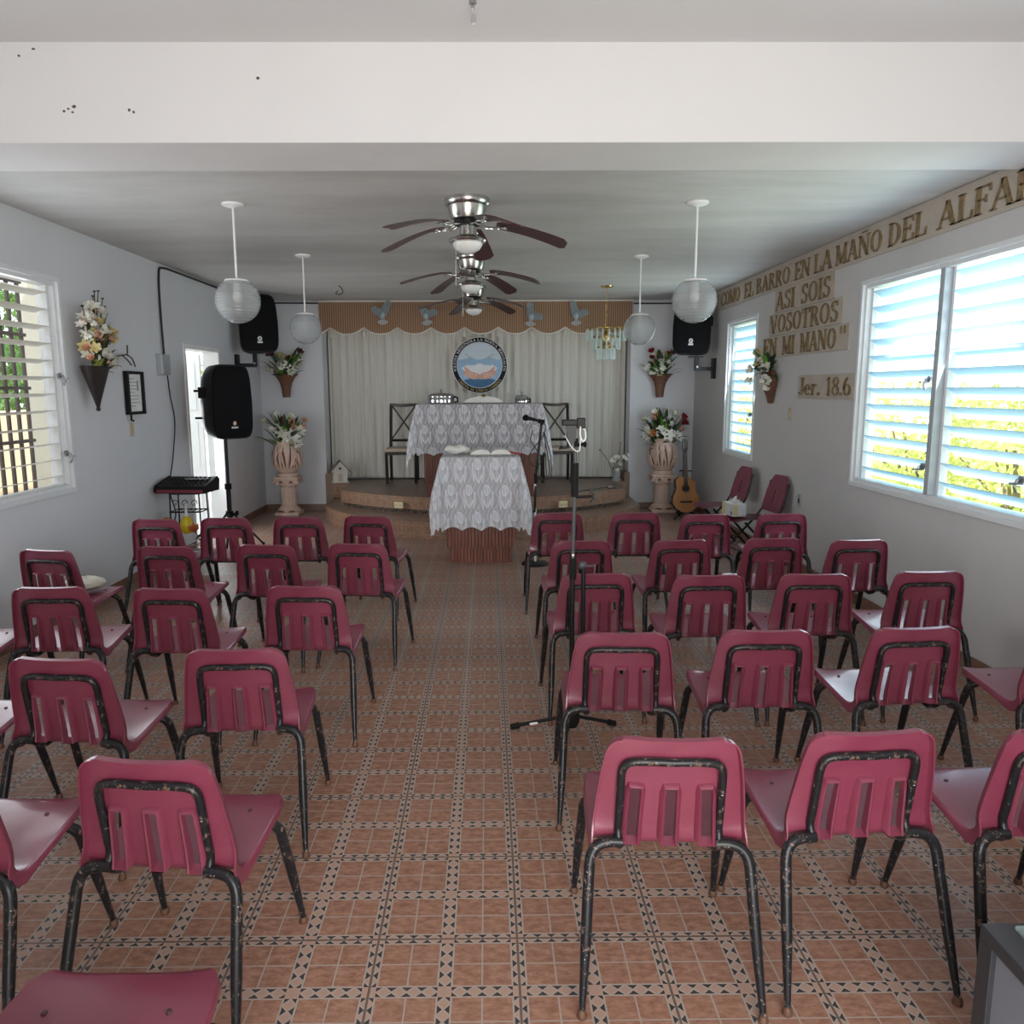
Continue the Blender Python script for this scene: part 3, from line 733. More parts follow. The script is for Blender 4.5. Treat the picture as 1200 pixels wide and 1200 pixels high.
folding((2.55, 8.40, 0), R(96), 'maroon folding chair against the right wall, nearer the guitar')
folding((2.60, 7.52, 0), R(96), 'maroon folding chair against the right wall carrying a tissue box')

t = thing('tissue_box', 'pale printed tissue box on the folding chair by the right wall', 'box', (2.46, 7.62, .461), R(8))
bm = BM(); box(bm, -.07, .07, -.12, .12, 0, .125, .004); obj('carton', bm, 'tissue_box', t)
bm = BM(); box(bm, -.0712, -.02, -.1212, -.119, .01, .115); box(bm, -.072, -.070, .04, .121, 0, .124); obj('printed_panel', bm, 'card_yellow', t)
bm = BM(); box(bm, -.0718, -.0700, -.10, -.07, .015, .05); obj('printed_mark', bm, 'card_blue', t)
bm = BM()
for k in range(5):
    a = k*1.25
    grid(bm, lambda u, v: Vector((.05*(u-.5)*cos(a)*(1-.4*v)+.02*v*sin(a*2+u*3), .09*(u-.5)*(1-.3*v)+.02*v*cos(a+u*4), .12+.075*v*(.6+.4*sin(3*u+k)))), 5, 4)
obj('tissue', bm, 'paper', t, True)
t = BM(); ball(t, (0, 0, .09), .12, 16, (1.1, .8, .75))
for v in t.verts: v.co += Vector((rnd.uniform(-.014, .014), rnd.uniform(-.014, .014), rnd.uniform(-.012, .012))); v.co.z = max(0, v.co.z)
tag(obj('plastic_bag', t, 'paper', None, True, (2.62, 8.92, .0)), 'crumpled white bag on the floor behind the folding chair', 'bag')
# beige cloth left on a seat
bm = BM(); ball(bm, (0, 0, .045), .10, 18, (1.35, .9, .42))
for v in bm.verts: v.co += Vector((rnd.uniform(-.008, .008), rnd.uniform(-.008, .008), rnd.uniform(-.008, .008))); v.co.z = max(.0, v.co.z)
tag(obj('folded_cloth', bm, 'cloth_beige', None, True, (-2.56, 4.80, .456), (0, 0, .4)), 'crumpled beige cloth lying on a chair seat near the left wall', 'cloth')

# ------------------------------------------------------------------ ceiling fans
def fan(loc, ang0, label, chain):
    t = thing('ceiling_fan', label, 'fan', loc, 0, 'ceiling fans above the aisle')
    bm = BM(); lathe(bm, [(0, 0), (.148, 0), (.150, -.018), (.144, -.040), (.130, -.050), (.118, -.105), (.108, -.128), (.09, -.135), (0, -.135)], 36); obj('motor_housing', bm, 'nickel', t, True)
    bm = BM(); lathe(bm, [(0, -.133), (.085, -.133), (.092, -.15), (.085, -.165), (.06, -.172), (0, -.172)], 32); obj('hub', bm, 'black_metal', t, True)
    bm = BM(); lathe(bm, [(0, -.17), (.052, -.17), (.052, -.225), (.075, -.235), (.118, -.252), (.124, -.262), (.116, -.274), (.10, -.278), (0, -.278)], 32); obj('light_fitter', bm, 'nickel', t, True)
    bm = BM(); lathe(bm, [(.098, -.277), (.096, -.292), (.08, -.316), (.05, -.334), (.02, -.341), (0, -.342)], 32); obj('light_bowl', bm, 'white_glass', t, True)
    for k in range(5):
        a = ang0+2*PI*k/5
        bm = BM(); sl = []
        for i in range(17):
            u = i/16; r = .19+.47*u; w = .052+.018*u; w *= 1 if u < .93 else math.sqrt(max(.02, 1-((u-.93)/.07)**2))*.55+.45
            if u < .06: w *= .7+5*u
            z = -.165-.115*u**1.5
            tilt = .20
            sl.append([Vector((r, -w, z+w*tilt)), Vector((r, 0, z)), Vector((r, w, z-w*tilt))])
        g = [[bm.verts.new(p) for p in row] for row in sl]
        for A, B in zip(g, g[1:]):
            for i in range(2): bm.faces.new((A[i], A[i+1], B[i+1], B[i]))
        bmesh.ops.recalc_face_normals(bm, faces=bm.faces); bmesh.ops.solidify(bm, geom=bm.faces[:], thickness=.008)
        b = obj('blade', bm, 'blade', t, True, rot=(0, 0, a))
        bm = BM()
        for s in (-1, 1): tube(bm, spline([(.07, s*.012, -.155), (.12, s*.030, -.175), (.17, s*.022, -.178), (.21, s*.028, -.176), (.25, s*.008, -.182)], 5), .006, 8)
        cyl(bm, .02, -.184, -.172, (.245, 0, 0), 12)
        obj('blade_iron', bm, 'nickel', b, True)
    if chain:
        bm = BM(); tube(bm, [(-.075, -.07, -.27), (-.077, -.07, -.53)], .0022, 6)
        lathe(bm, [(0, -.56), (.006, -.555), (.004, -.53), (0, -.525)], 10, (-.077, -.07, 0)); obj('pull_chain', bm, 'nickel', t)
    return t
fan((-.12, 5.30, ZC), R(8), 'ceiling fan nearest the camera, with mahogany blades and white bowl light', True)
fan((-.14, 7.43, ZC), R(52), 'middle one of the three mahogany-bladed ceiling fans over the aisle', True)
fan((-.15, 9.55, ZC), R(42), 'farthest ceiling fan, over the stage in front of the striped valance', False)

# ------------------------------------------------------------------ globe pendants
def pendant(x, y, zg, r, label):
    t = thing('globe_pendant', label, 'lamp', (x, y, ZC), 0, 'clear globe pendant lamps')
    bm = BM(); lathe(bm, [(0, 0), (.072, 0), (.07, -.012), (.045, -.022), (.012, -.028), (0, -.028)], 24); obj('canopy', bm, 'white', t, True)
    zc = zg-ZC
    bm = BM(); tube(bm, [(0, 0, -.02), (0, 0, zc+r*.9)], .0075, 10); obj('rod', bm, 'white', t, True)
    bm = BM(); lathe(bm, [(0, zc+r*.97), (.03, zc+r*.97), (.078, zc+r*.90), (.082, zc+r*.83), (.075, zc+r*.82), (0, zc+r*.82)], 28); obj('fitter_cap', bm, 'white', t, True)
    bm = BM(); k = 22; a0 = .53
    pr = [(r*sin(a0+(PI-a0)*i/k) if i < k else 0, zc+r*cos(a0+(PI-a0)*i/k)) for i in range(k+1)]
    pr = pr[:-1]+[(0, zc-r)]
    lathe(bm, pr, 40); 
    top = [f for f in bm.faces if len(f.verts) > 4]; bmesh.ops.delete(bm, geom=top, context='FACES'); obj('globe', bm, 'globe', t, True)
    bm = BM(); lathe(bm, [(0, zc+r*.8), (.024, zc+r*.8), (.024, zc+r*.45), (0, zc+r*.45)], 14); s = obj('lamp_socket', bm, 'white', t, True)
    bm = BM(); ball(bm, (0, 0, zc+r*.2), .033, 14, (1, 1, 1.3)); obj('bulb', bm, 'white_glass', s, True)
pendant(-1.68, 5.42, 2.305, .150, 'clear ribbed globe pendant on the left, nearer the camera')
pendant(-1.68, 7.40, 2.275, .146, 'clear ribbed globe pendant on the left, nearer the stage')
pendant(1.41, 5.40, 2.295, .150, 'clear ribbed globe pendant on the right, nearer the camera, in front of the wall speaker')
pendant(1.445, 7.49, 2.265, .150, 'clear ribbed globe pendant on the right, nearer the stage, beside the chandelier')

# ------------------------------------------------------------------ crystal chandelier
t = thing('chandelier', 'small brass chandelier with tiers of clear glass prisms', 'chandelier', (1.45, 9.6, ZC))
bm = BM(); lathe(bm, [(0, 0), (.075, 0), (.07, -.012), (.02, -.022), (0, -.022)], 20); obj('canopy', bm, 'brass', t, True)
bm = BM()
for i in range(16):
    z = -.03-.028*i; ring = [(.010*cos(a)*(1 if i % 2 else .15), .010*cos(a)*(.15 if i % 2 else 1), z+.017*sin(a)) for a in [2*PI*k/8 for k in range(8)]]
    tube(bm, ring, .0028, 5, closed=True)
obj('chain', bm, 'brass', t)
bm = BM()
for r, z in ((.235, -.50), (.165, -.60), (.105, -.72)):
    tube(bm, [(r*cos(a), r*sin(a), z) for a in [2*PI*k/28 for k in range(28)]], .007, 6, closed=True)
    for k in range(6): tube(bm, [(0, 0, z+.015), (r*cos(k*PI/3), r*sin(k*PI/3), z)], .004, 5)
lathe(bm, [(0, -.47), (.012, -.475), (.03, -.50), (.05, -.53), (.03, -.56), (.05, -.60), (.035, -.65), (.05, -.70), (.03, -.74), (0, -.75)], 18)
obj('frame', bm, 'brass', t, True)
def pz(L=.15):
    bm = BM(); lathe(bm, [(0, 0), (.012, -.012), (.014, -.03), (.013, -L+.02), (0, -L)], 6); return bm
p0 = None
for r, z, n in ((.235, -.505, 20), (.165, -.605, 15), (.105, -.725, 11)):
    for k in range(n):
        a = 2*PI*k/n
        if p0 is None: p0 = obj('prism', pz(), 'crystal', t); o = p0
        else: o = p0.copy(); COL.objects.link(o); o.parent = t
        o.location = (r*cos(a), r*sin(a), z); o.rotation_euler = (0, 0, a)

# ------------------------------------------------------------------ stage curtain, valance, doves, emblem
bm = BM()
def cur(u, v):
    x = AL+.02+(AR-AL-.04)*u; ph = x*2*PI/.115+1.1*sin(x*3.1)+.5*sin(x*7.3)
    return Vector((x, 11.42+.024*sin(ph)+.012*sin(ph*.37+1)+.004*sin(x*31)*v, 2.86-2.42*v+.012*sin(x*2.3)*v))
grid(bm, cur, 520, 10); tag(obj('stage_curtain', bm, 'sheer', None, True), 'long pleated off-white curtain hanging behind the stage', 'curtain')
t = thing('valance', 'striped brown scalloped valance across the top of the stage opening', 'valance', (0, 11.06, 0))
pk0, pks = -2.17, .4665
def hem(x):
    u = ((x-pk0)/pks) % 1.; return 2.476+.088*(1-abs(sin(PI*u)))**1.15
bm = BM(); A, B = AL-.02, AR+.005
def va(u, v):
    x = A+(B-A)*u; h = hem(x); return Vector((x, .012*sin(x*2*PI/pks*1.0+.6)*v-.012*v, 2.925-(2.925-h)*v))
grid(bm, va, 240, 8); bmesh.ops.solidify(bm, geom=bm.faces[:], thickness=.012); obj('fabric', bm, 'valance', t, True)
bm = BM(); tube(bm, [Vector((A+(B-A)*i/240, va(i/240, 1).y-.008, hem(A+(B-A)*i/240))) for i in range(241)], .010, 6); obj('trim_cord', bm, 'cord', t, True)
bm = BM(); box(bm, A, B, -.028, .05, 2.912, 2.9295, .003); obj('pelmet_rail', bm, 'cord', t)
for i in range(9):
    x = pk0+pks*i
    if A < x < B:
        bm = BM(); lathe(bm, [(0, -.12), (.020, -.11), (.013, -.04), (.006, 0), (0, .004)], 10, (x, .03, 2.553)); obj('tassel', bm, 'cord', t, True)

def dove(x, z, tilt, wl, wr, label):
    """wings: direction angles of left and right wing as seen from the hall"""
    t = thing('dove_ornament', label, 'ornament', (x, 11.02, z), (0, tilt, 0), 'dove ornaments on the valance')
    bm = BM(); sp = spline([(0, 0, .062), (0, -.012, .032), (0, -.014, -.015), (0, -.006, -.055)], 5)
    tube(bm, sp, [.010, .018, .021, .024, .028, .034, .038, .041, .042, .041, .038, .033, .028, .022, .016, .010], 12); obj('body', bm, 'dove_grey', t, True)
    bm = BM()
    grid(bm, lambda u, v: Vector(((u-.5)*(.04+.12*v), -.006-.004*cos((u-.5)*9), -.045-.075*v*(1-.55*(2*u-1)**2))), 8, 5); bmesh.ops.solidify(bm, geom=bm.faces[:], thickness=.006); obj('tail', bm, 'dove_white', t, True)
    for s, a, L in ((-1, *wl), (1, *wr)):
        bm = BM(); d = Vector((cos(a), 0, sin(a))); p = Vector((-sin(a), 0, cos(a)))
        if s < 0: p = -p
        def wing(u, v):
            w = .105*(1-.30*u)*(math.sqrt(max(0, 1-((u-.82)/.18)**2)) if u > .82 else 1)
            sc = 1+.10*sin(v*28)*u if v > .8 else 1
            return d*(L*u*sc)+p*((.5-v)*w*1.1)+Vector((0, -.010-.03*u+.012*v, .02))
        grid(bm, wing, 12, 8); bmesh.ops.solidify(bm, geom=bm.faces[:], thickness=.008); obj('wing', bm, 'dove_grey', t, True)
    return t
dove(-1.43, 2.72, 0, (R(150), .17), (R(62), .21), 'leftmost dove ornament on the striped valance')
dove(-.83, 2.71, R(-8), (R(110), .13), (R(10), .17), 'second dove ornament from the left on the valance')
dove(.62, 2.69, R(6), (R(105), .19), (R(2), .16), 'dove ornament on the valance just right of the ceiling fan')
dove(1.24, 2.70, R(-5), (R(100), .20), (R(12), .18), 'rightmost dove ornament on the valance, near the chandelier')

# --- letters: stroke-built roman capitals
TK, TN = .165, .062
def GL():
    L = {}
    def l(x0, y0, x1, y1, w): return ('l', x0, y0, x1, y1, w)
    def a(cx, cy, rx, ry, a0, a1, wk=TK, wn=TN): return ('a', cx, cy, rx, ry, a0, a1, wk, wn)
    def sf(x, y, h=.15): return l(x-h, y, x+h, y, .05)
    def stem(x, h=1.): return [l(x, 0, x, h, TK), sf(x, .025), sf(x, h-.025)]
    L['A'] = (.84, [l(.10, 0, .42, 1, TN), l(.40, 1, .72, 0, TK), l(.2, .32, .6, .32, TN), sf(.10, .025, .12), sf(.72, .025, .14)])
    L['B'] = (.74, stem(.18)+[a(.32, .755, .24, .215, -90, 90), a(.32, .27, .30, .24, -90, 90), l(.18, .97, .34, .97, TN), l(.18, .53, .34, .53, TN), l(.18, .03, .34, .03, TN)])
    L['C'] = (.80, [a(.43, .5, .34, .47, 48, 312), l(.70, .98, .70, .70, .07), l(.70, .30, .70, .06, .05)])
    L['D'] = (.82, stem(.18)+[a(.32, .5, .38, .47, -90, 90), l(.18, .97, .34, .97, TN), l(.18, .03, .34, .03, TN)])
    L['E'] = (.70, stem(.18)+[l(.18, .97, .62, .97, TN), l(.18, .52, .48, .52, TN), l(.18, .03, .64, .03, TN), l(.60, 1, .62, .76, .07), l(.62, 0, .65, .26, .07), l(.48, .64, .48, .4, .06)])
    L['F'] = (.66, stem(.18)+[l(.18, .97, .62, .97, TN), l(.18, .52, .46, .52, TN), l(.60, 1, .62, .74, .07), l(.47, .65, .47, .39, .06)])
    L['G'] = (.84, L['C'][1][:2]+[l(.70, .02, .70, .44, TK*.9), sf(.70, .44, .13)])
    L['I'] = (.38, stem(.19)); L['L'] = (.68, stem(.18)+[l(.18, .03, .62, .03, TN), l(.61, 0, .64, .3, .07)])
    L['J'] = (.50, [l(.34, .2, .34, 1, TK), sf(.34, .975), a(.2, .18, .15, .16, -180, 0, TK*.7, TN)])
    L['M'] = (1.0, [l(.15, 0, .15, 1, TN), l(.17, 1, .50, .05, TK), l(.83, 1, .50, .05, TN), l(.84, 0, .84, 1, TK), sf(.15, .025, .12), sf(.84, .025, .14), sf(.12, .975, .10), sf(.87, .975, .11)])
    L['N'] = (.88, [l(.15, 0, .15, 1, TN), l(.16, 1, .72, .02, TK), l(.73, 0, .73, 1, TN), sf(.15, .025, .12), sf(.73, .975, .12), sf(.10, .975, .10)])
    L['Ñ'] = (.88, L['N'][1]+[l(.27, 1.12, .40, 1.17, .05), l(.40, 1.17, .50, 1.11, .05), l(.50, 1.11, .62, 1.16, .05)])
    L['O'] = (.86, [a(.43, .5, .34, .47, 0, 360)])
    L['R'] = (.80, stem(.18)+[a(.32, .745, .26, .225, -90, 90), l(.18, .97, .34, .97, TN), l(.18, .52, .36, .52, TN), l(.38, .54, .68, .02, TK), sf(.68, .025, .11)])
    L['S'] = (.66, [a(.33, .745, .21, .225, 35, 270, TK*.9, TN), a(.33, .275, .23, .245, -145, 90, TK*.9, TN), l(.53, .98, .53, .74, .06), l(.10, .02, .10, .28, .06)])
    L['T'] = (.76, [l(.38, 0, .38, 1, TK), sf(.38, .025), l(.05, .97, .71, .97, TN), l(.06, 1, .05, .74, .07), l(.70, 1, .71, .74, .07)])
    L['U'] = (.84, [l(.18, .32, .18, 1, TK), sf(.18, .975, .13), l(.68, .32, .68, 1, TN), sf(.68, .975, .11), a(.43, .32, .25, .30, -180, 0, TK, TN)])
    L['V'] = (.82, [l(.12, 1, .42, 0, TK), l(.70, 1, .42, 0, TN), sf(.12, .975, .13), sf(.70, .975, .11)])
    L['"'] = (.36, [l(.08, 1, .08, .66, .065), l(.28, 1, .28, .66, .065)])
    L['.'] = (.26, [l(.13, 0, .13, .15, .15)]); L[' '] = (.42, [])
    L['e'] = (.58, [a(.29, .31, .22, .30, 0, 320, TK*.85, TN), l(.08, .33, .51, .33, TN)])
    L['r'] = (.52, [l(.16, 0, .16, .64, TK*.85), sf(.16, .025, .13), sf(.12, .62, .08), l(.2, .5, .40, .62, .08), l(.40, .60, .42, .48, .10)])
    L['1'] = (.46, [l(.25, 0, .25, 1, TK*.9), sf(.25, .025, .16), l(.08, .82, .25, .97, .07)])
    L['8'] = (.64, [a(.32, .75, .2, .22, 0, 360, TK*.8, TN), a(.32, .27, .24, .25, 0, 360, TK*.85, TN)])
    L['6'] = (.64, [a(.33, .30, .24, .28, 0, 360, TK*.85, TN), a(.50, .45, .42, .52, 115, 195, TK*.85, TK*.6)])
    return L
GLY = GL()
def letter(bm, ch, place, sx, sy, depth):
    """place(x, y, d) -> 3-D point"""
    w, st = GLY[ch]
    def poly(q):
        f = [bm.verts.new(place(x*sx, y*sy, depth)) for x, y in q]; b = [bm.verts.new(place(x*sx, y*sy, 0)) for x, y in q]; n = len(q)
        bm.faces.new(f)
        for i in range(n): bm.faces.new((f[i], b[i], b[(i+1) % n], f[(i+1) % n]))
    for s in st:
        if s[0] == 'l':
            _, x0, y0, x1, y1, w_ = s; d = math.hypot(x1-x0, y1-y0)
            if abs(y1-y0) < 1e-6: poly([(x0, y0-w_/2), (x1, y0-w_/2), (x1, y0+w_/2), (x0, y0+w_/2)])
            else:
                h = w_/2*(d/abs(y1-y0) if abs(y1-y0) > .3*abs(x1-x0) else 1); poly([(x0-h, y0), (x1-h, y1), (x1+h, y1), (x0+h, y0)])
        else:
            _, cx, cy, rx, ry, a0, a1, wk, wn = s; n = max(6, int(abs(a1-a0)/18)); P = []
            for i in range(n+1):
                t = R(a0+(a1-a0)*i/n); wd = wn+(wk-wn)*abs(cos(t))**1.3; c, s_ = cos(t), sin(t)
                P.append(((cx+(rx+wd*.25)*c, cy+(ry+wn*.3)*s_), (cx+(rx-wd*.75)*c, cy+(ry-wn*.7)*s_)))
            for A, B in zip(P, P[1:]): poly([A[0], B[0], B[1], A[1]])
def textwidth(s): return sum(GLY[c][0] for c in s)
# emblem
EX, EZ, ER = -.10, 2.055, .395
t = thing('church_emblem', 'round church emblem with dark lettered rim hanging before the curtain', 'emblem', (EX, 11.33, EZ))
def disc(bm, r, y0, y1, n=64): prism(bm, [(r*cos(2*PI*i/n), r*sin(2*PI*i/n)) for i in range(n)], y0, y1, 'y')
bm = BM(); disc(bm, ER, -.012, .012); obj('rim', bm, 'navy', t)
bm = BM(); tube(bm, [(ER*cos(a), -.012, ER*sin(a)) for a in [2*PI*i/64 for i in range(64)]], .006, 6, closed=True); tube(bm, [(.322*cos(a), -.013, .322*sin(a)) for a in [2*PI*i/64 for i in range(64)]], .005, 6, closed=True); obj('rim_line', bm, 'ring_white', t)
pic = BM(); disc(pic, .318, -.0155, -.011); po = obj('picture', pic, 'sky_blue', t)
def flat(name, mat, poly, d, parent=po):
    bm = BM(); prism(bm, poly, -.0155-d, -.0150, 'y'); return obj(name, bm, mat, parent)
def ellp(cx, cz, rx, rz, a0=0, a1=360, n=28): return [(cx+rx*cos(R(a0+(a1-a0)*i/n)), cz+rz*sin(R(a0+(a1-a0)*i/n))) for i in range(n+(0 if a1-a0 == 360 else 1))]
flat('sky', 'sky_pale', [(.314*cos(R(a)), .314*sin(R(a))) for a in range(15, 166, 5)], .001)
flat('sea', 'sea_print', [(.314*cos(R(a)), .314*sin(R(a))) for a in range(222, 319, 4)]+[(.12, -.185), (.02, -.20), (-.1, -.18)], .001)
flat('white_bird', 'ring_white', ellp(0, -.06, .10, .085), .0012)
for s in (-1, 1):
    flat('white_bird', 'ring_white', [(s*x, z) for x, z in ((.02, -.02), (.16, .02), (.26, -.04), (.20, -.10), (.06, -.11))], .0011)
    flat('blue_wing', 'sky_blue', ellp(s*.14, .055, .085, .055), .0012)
    flat('wing_line', 'dove_grey', [(s*.04, .075), (s*.20, .165), (s*.21, .15), (s*.05, .06)], .0016)
    flat('wing_line', 'dove_grey', [(s*.22+.008*cos(R(a)), .06+.05*sin(R(a))) for a in range(0, 360, 30)], .0015)
    h = [(s*x, z) for x, z in ((.0, -.13), (.05, -.105), (.12, -.09), (.17, -.05), (.21, -.02), (.225, -.035), (.20, -.075), (.24, -.095), (.235, -.125), (.20, -.15), (.16, -.185), (.07, -.20), (.0, -.185))]
    flat('cupped_hand', 'hand_print', h, .0018)
    for k in range(4): flat('finger_line', 'ring_white', [(s*(.05+.04*k), -.12+.006*k), (s*(.056+.04*k), -.118+.006*k), (s*(.10+.038*k), -.185+.008*k), (s*(.094+.038*k), -.187+.008*k)], .0022)
def ring_text(s, r, a_mid, span, h, mat, inside):
    bm = BM(); W = textwidth(s); a = 0
    for ch in s:
        w = GLY[ch][0]; t0 = a
        def place(x, y, d, t0=t0):
            u = ((t0+x/h)/W-.5)*span
            if not inside: an = a_mid-u; rr = r+y
            else: an = a_mid+u; rr = r-y
            return Vector((rr*cos(an), -.0125-d, rr*sin(an)))
        letter(bm, ch, place, h, h*1.0, .002); a += w
    return obj('lettering', bm, mat, t)
ring_text('IGLESIA MISIONERA LA NUEVA JERUSALEN', .341, R(90), R(208), .035, 'ring_white', False)
ring_text('CRISTO EL UNICO CAMINO', .376, R(270), R(112), .034, 'ring_gold', True)

# --- wall verse boards
def board(name, label, y0, y1, z0, z1, words, zb, zt, slope=0.):
    """y0 far end, y1 near end; words: (text, y_start, y_end)"""
    t = thing(name, label, 'sign', (XR+.001, (y0+y1)/2, (z0+z1)/2), 0, 'verse boards on the right wall')
    yc, zc = (y0+y1)/2, (z0+z1)/2
    bm = BM(); box(bm, -.014, 0, max(y1, 4.463)-yc, y0-yc, z0-zc, z1-zc, .003)
    if y1 < 4.46: box(bm, -.014, 0, y1-yc, 4.463-yc, z0-zc, 2.879-zc, .003)      # the end that runs on under the beam
    obj('board', bm, 'sign', t)
    for s, a, b in words:
        W = textwidth(s); sx = (a-b)/W; x = 0
        for ch in s:
            bm = BM(); letter(bm, ch, lambda px, py, d, x=x: Vector((-.014-d, a-yc-x*sx-px, zb-zc+py)), sx, zt-zb, .010); x += GLY[ch][0]
            obj('letter', bm, 'letter', t)
    return t
board('verse_board', 'long beige board along the ceiling reading COMO EL BARRO EN LA MAÑO DEL ALFAR', 10.3, 3.9, 2.685, 2.922,
      [('"', 10.16, 9.98), ('COMO', 9.91, 9.18), ('EL', 9.03, 8.72), ('BARRO', 8.64, 7.69), ('EN', 7.58, 7.22), ('LA', 7.14, 6.77), ('MAÑO', 6.71, 5.93), ('DEL', 5.85, 5.34), ('ALFAR', 5.22, 4.28)], 2.713, 2.874)
board('verse_board', 'beige board reading ASI SOIS, under the long board', 8.07, 6.70, 2.455, 2.684, [('ASI', 8.03, 7.54), ('SOIS', 7.40, 6.76)], 2.475, 2.655)
board('verse_board', 'beige board reading VOSOTROS, between two other lines', 8.20, 6.52, 2.235, 2.450, [('VOSOTROS', 8.16, 6.58)], 2.255, 2.432)
board('verse_board', 'beige board reading EN MI MANO, lowest line of the verse', 8.36, 6.38, 2.015, 2.228, [('EN', 8.33, 7.94), ('MI', 7.80, 7.48), ('MANO', 7.36, 6.60), ('"', 6.54, 6.42)], 2.035, 2.21)
board('verse_board', 'beige board reading Jer. 18.6 beside the large window', 7.36, 6.24, 1.615, 1.825, [('Jer.', 7.33, 6.86), ('18.6', 6.74, 6.27)], 1.645, 1.80)

# ------------------------------------------------------------------ altar and lectern with lace cloths
def fluted(bm, x0, x1, y0, y1, z0, z1, p=.032, d=.006):
    """box whose front and sides carry shallow vertical flutes"""
    pts = []
    def run(a, b):
        L = (Vector(b)-Vector(a)).length; n = max(2, int(L/p)); dv = (Vector(b)-Vector(a))/n; nr = Vector((dv.y, -dv.x)).normalized()
        for i in range(n):
            q = Vector(a)+dv*i; pts.extend([q, q+dv*.12-nr*d, q+dv*.24-nr*d, q+dv*.36])
    run((x0, y0), (x1, y0)); run((x1, y0), (x1, y1)); pts.extend([Vector((x1, y1)), Vector((x0, y1))]); run((x0, y1), (x0, y0))
    prism(bm, [tuple(q) for q in pts], z0, z1, 'z')
def pulpit(name, label, x0, x1, y0, y1, z0, zt, over, cat):
    t = thing(name, label, cat, ((x0+x1)/2, (y0+y1)/2, z0)); cx, cy = (x0+x1)/2, (y0+y1)/2
    X0, X1, Y0, Y1 = x0-cx, x1-cx, y0-cy, y1-cy; H = zt-z0
    bm = BM(); fluted(bm, X0+.03, X1-.03, Y0+.03, Y1-.03, 0, .155); obj('plinth', bm, 'mahogany', t)
    bm = BM(); fluted(bm, X0, X1, Y0, Y1, .155, H-.03); obj('body', bm, 'mahogany', t)
    bm = BM(); box(bm, X0-over, X1+over, Y0-over*.6, Y1+over*.6, H-.03, H, .006); obj('top', bm, 'mahogany', t)
    return t
def drape(name, label, x0, x1, y0, y1, zt, ov, mat, flare=.14, scal=.12, seed=0):
    """cloth over a rectangular top; ov = (left, right, front, back) overhangs"""
    oL, oR, oF, oB = ov; W, D = x1-x0, y1-y0; bm = BM(); nu, nv = 110, 84
    def f(u, v):
        a = -oL+(W+oL+oR)*u; b = -oF+(D+oF+oB)*v
        # scalloped hem
        ex = 1-.055*abs(sin(PI*a/scal)) if b < 0 else 1
        ey = 1-.05*abs(sin(PI*b/scal)) if (a < 0 or a > W) else 1
        da = -a if a < 0 else (a-W if a > W else 0); sa = -1 if a < 0 else 1
        db = -b if b < 0 else (b-D if b > D else 0); sb = -1 if b < 0 else 1
        da *= ey; db *= ex
        bx = min(max(a, 0), W); by = min(max(b, 0), D); dist = math.hypot(da, db)
        if dist < 1e-6: return Vector((x0+bx, y0+by, zt))
        ux, uy = da/dist, db/dist
        corner = min(da, db)/max(1e-6, max(da, db))
        fold = .018*sin(bx*21+seed)*(1 if db > 0 and da == 0 else 0)*min(1, dist/.3) + .022*sin(by*23+seed)*(1 if da > 0 and db == 0 else 0)*min(1, dist/.3)
        hz = min(dist, .012)+dist*(flare if da > 0 else .035)+(.05*sin(2*math.atan2(db, da))*min(1, dist/.4))*1.2
        drop = max(0, dist*.985-.006)
        k = 1-.10*sin(2*math.atan2(db, da)) if corner > 0 else 1
        return Vector((x0+bx+sa*ux*hz+(sa*fold if db == 0 else 0), y0+by+sb*uy*hz+(sb*fold if da == 0 else 0), zt-drop*k))
    grid(bm, f, nu, nv, uvf=lambda u, v: (-oL+(W+oL+oR)*u, -oF+(D+oF+oB)*v))
    for fc in bm.faces: fc.smooth = True
    return tag(obj(name, bm, mat, None, True), label, 'tablecloth')
pulpit('altar_table', 'wide fluted mahogany altar table standing on the stage', -.77, .61, 9.47, 9.95, .411, 1.535, .04, 'table')
drape('altar_cloth', 'wide white tulip-lace cloth draped over the altar table on the stage', -.84, .66, 9.42, 10.0, 1.541, (.60, .60, .64, .25), 'lace_dense', .13, .19, .4)
pulpit('lectern', 'fluted mahogany lectern standing on the floor before the stage', -.40, .27, 7.56, 7.98, 0, 1.055, .03, 'lectern')
drape('lectern_cloth', 'smaller white tulip-lace cloth draped over the lectern before the stage', -.44, .31, 7.52, 8.02, 1.061, (.50, .52, .74, .3), 'lace_light', .14, .19, 1.1)

# things on the lectern
bm = BM(); ball(bm, (0, 0, .045), .115, 22, (1.05, .7, .42))
for v in bm.verts: v.co += Vector((.012*sin(v.co.y*60), .012*sin(v.co.x*55), .008*sin(v.co.x*48+v.co.y*30))); v.co.z = max(.0, v.co.z)
tag(obj('white_cloth', bm, 'cloth_white', None, True, (-.30, 7.86, 1.064)), 'bundled white cloth on the left of the lectern top', 'cloth')
t = thing('open_book', 'open book with white pages and a red edge on the lectern', 'book', (.03, 7.80, 1.064), R(3))
bm = BM()
prism(bm, [(-.20, .008)]+[((u-.5)*.40, .014+.048*abs(sin(PI*2*u))**.5*(1-.2*abs(2*u-1))) for u in [i/24 for i in range(25)]]+[(.20, .008)], -.13, .13, 'y'); obj('pages', bm, 'cloth_white', t, True)
bm = BM(); box(bm, -.21, .21, -.14, .14, 0, .010, .003); obj('cover', bm, 'cloth_beige', t)
bm = BM(); tube(bm, spline([(.17, -.05, .03), (.22, -.09, .022), (.27, -.08, .012), (.30, -.10, .008)]), .010, 6, flat=(1, .35)); obj('ribbon', bm, 'red_paper', t)
bm = BM(); ball(bm, (0, 0, 0), .012, 8); 
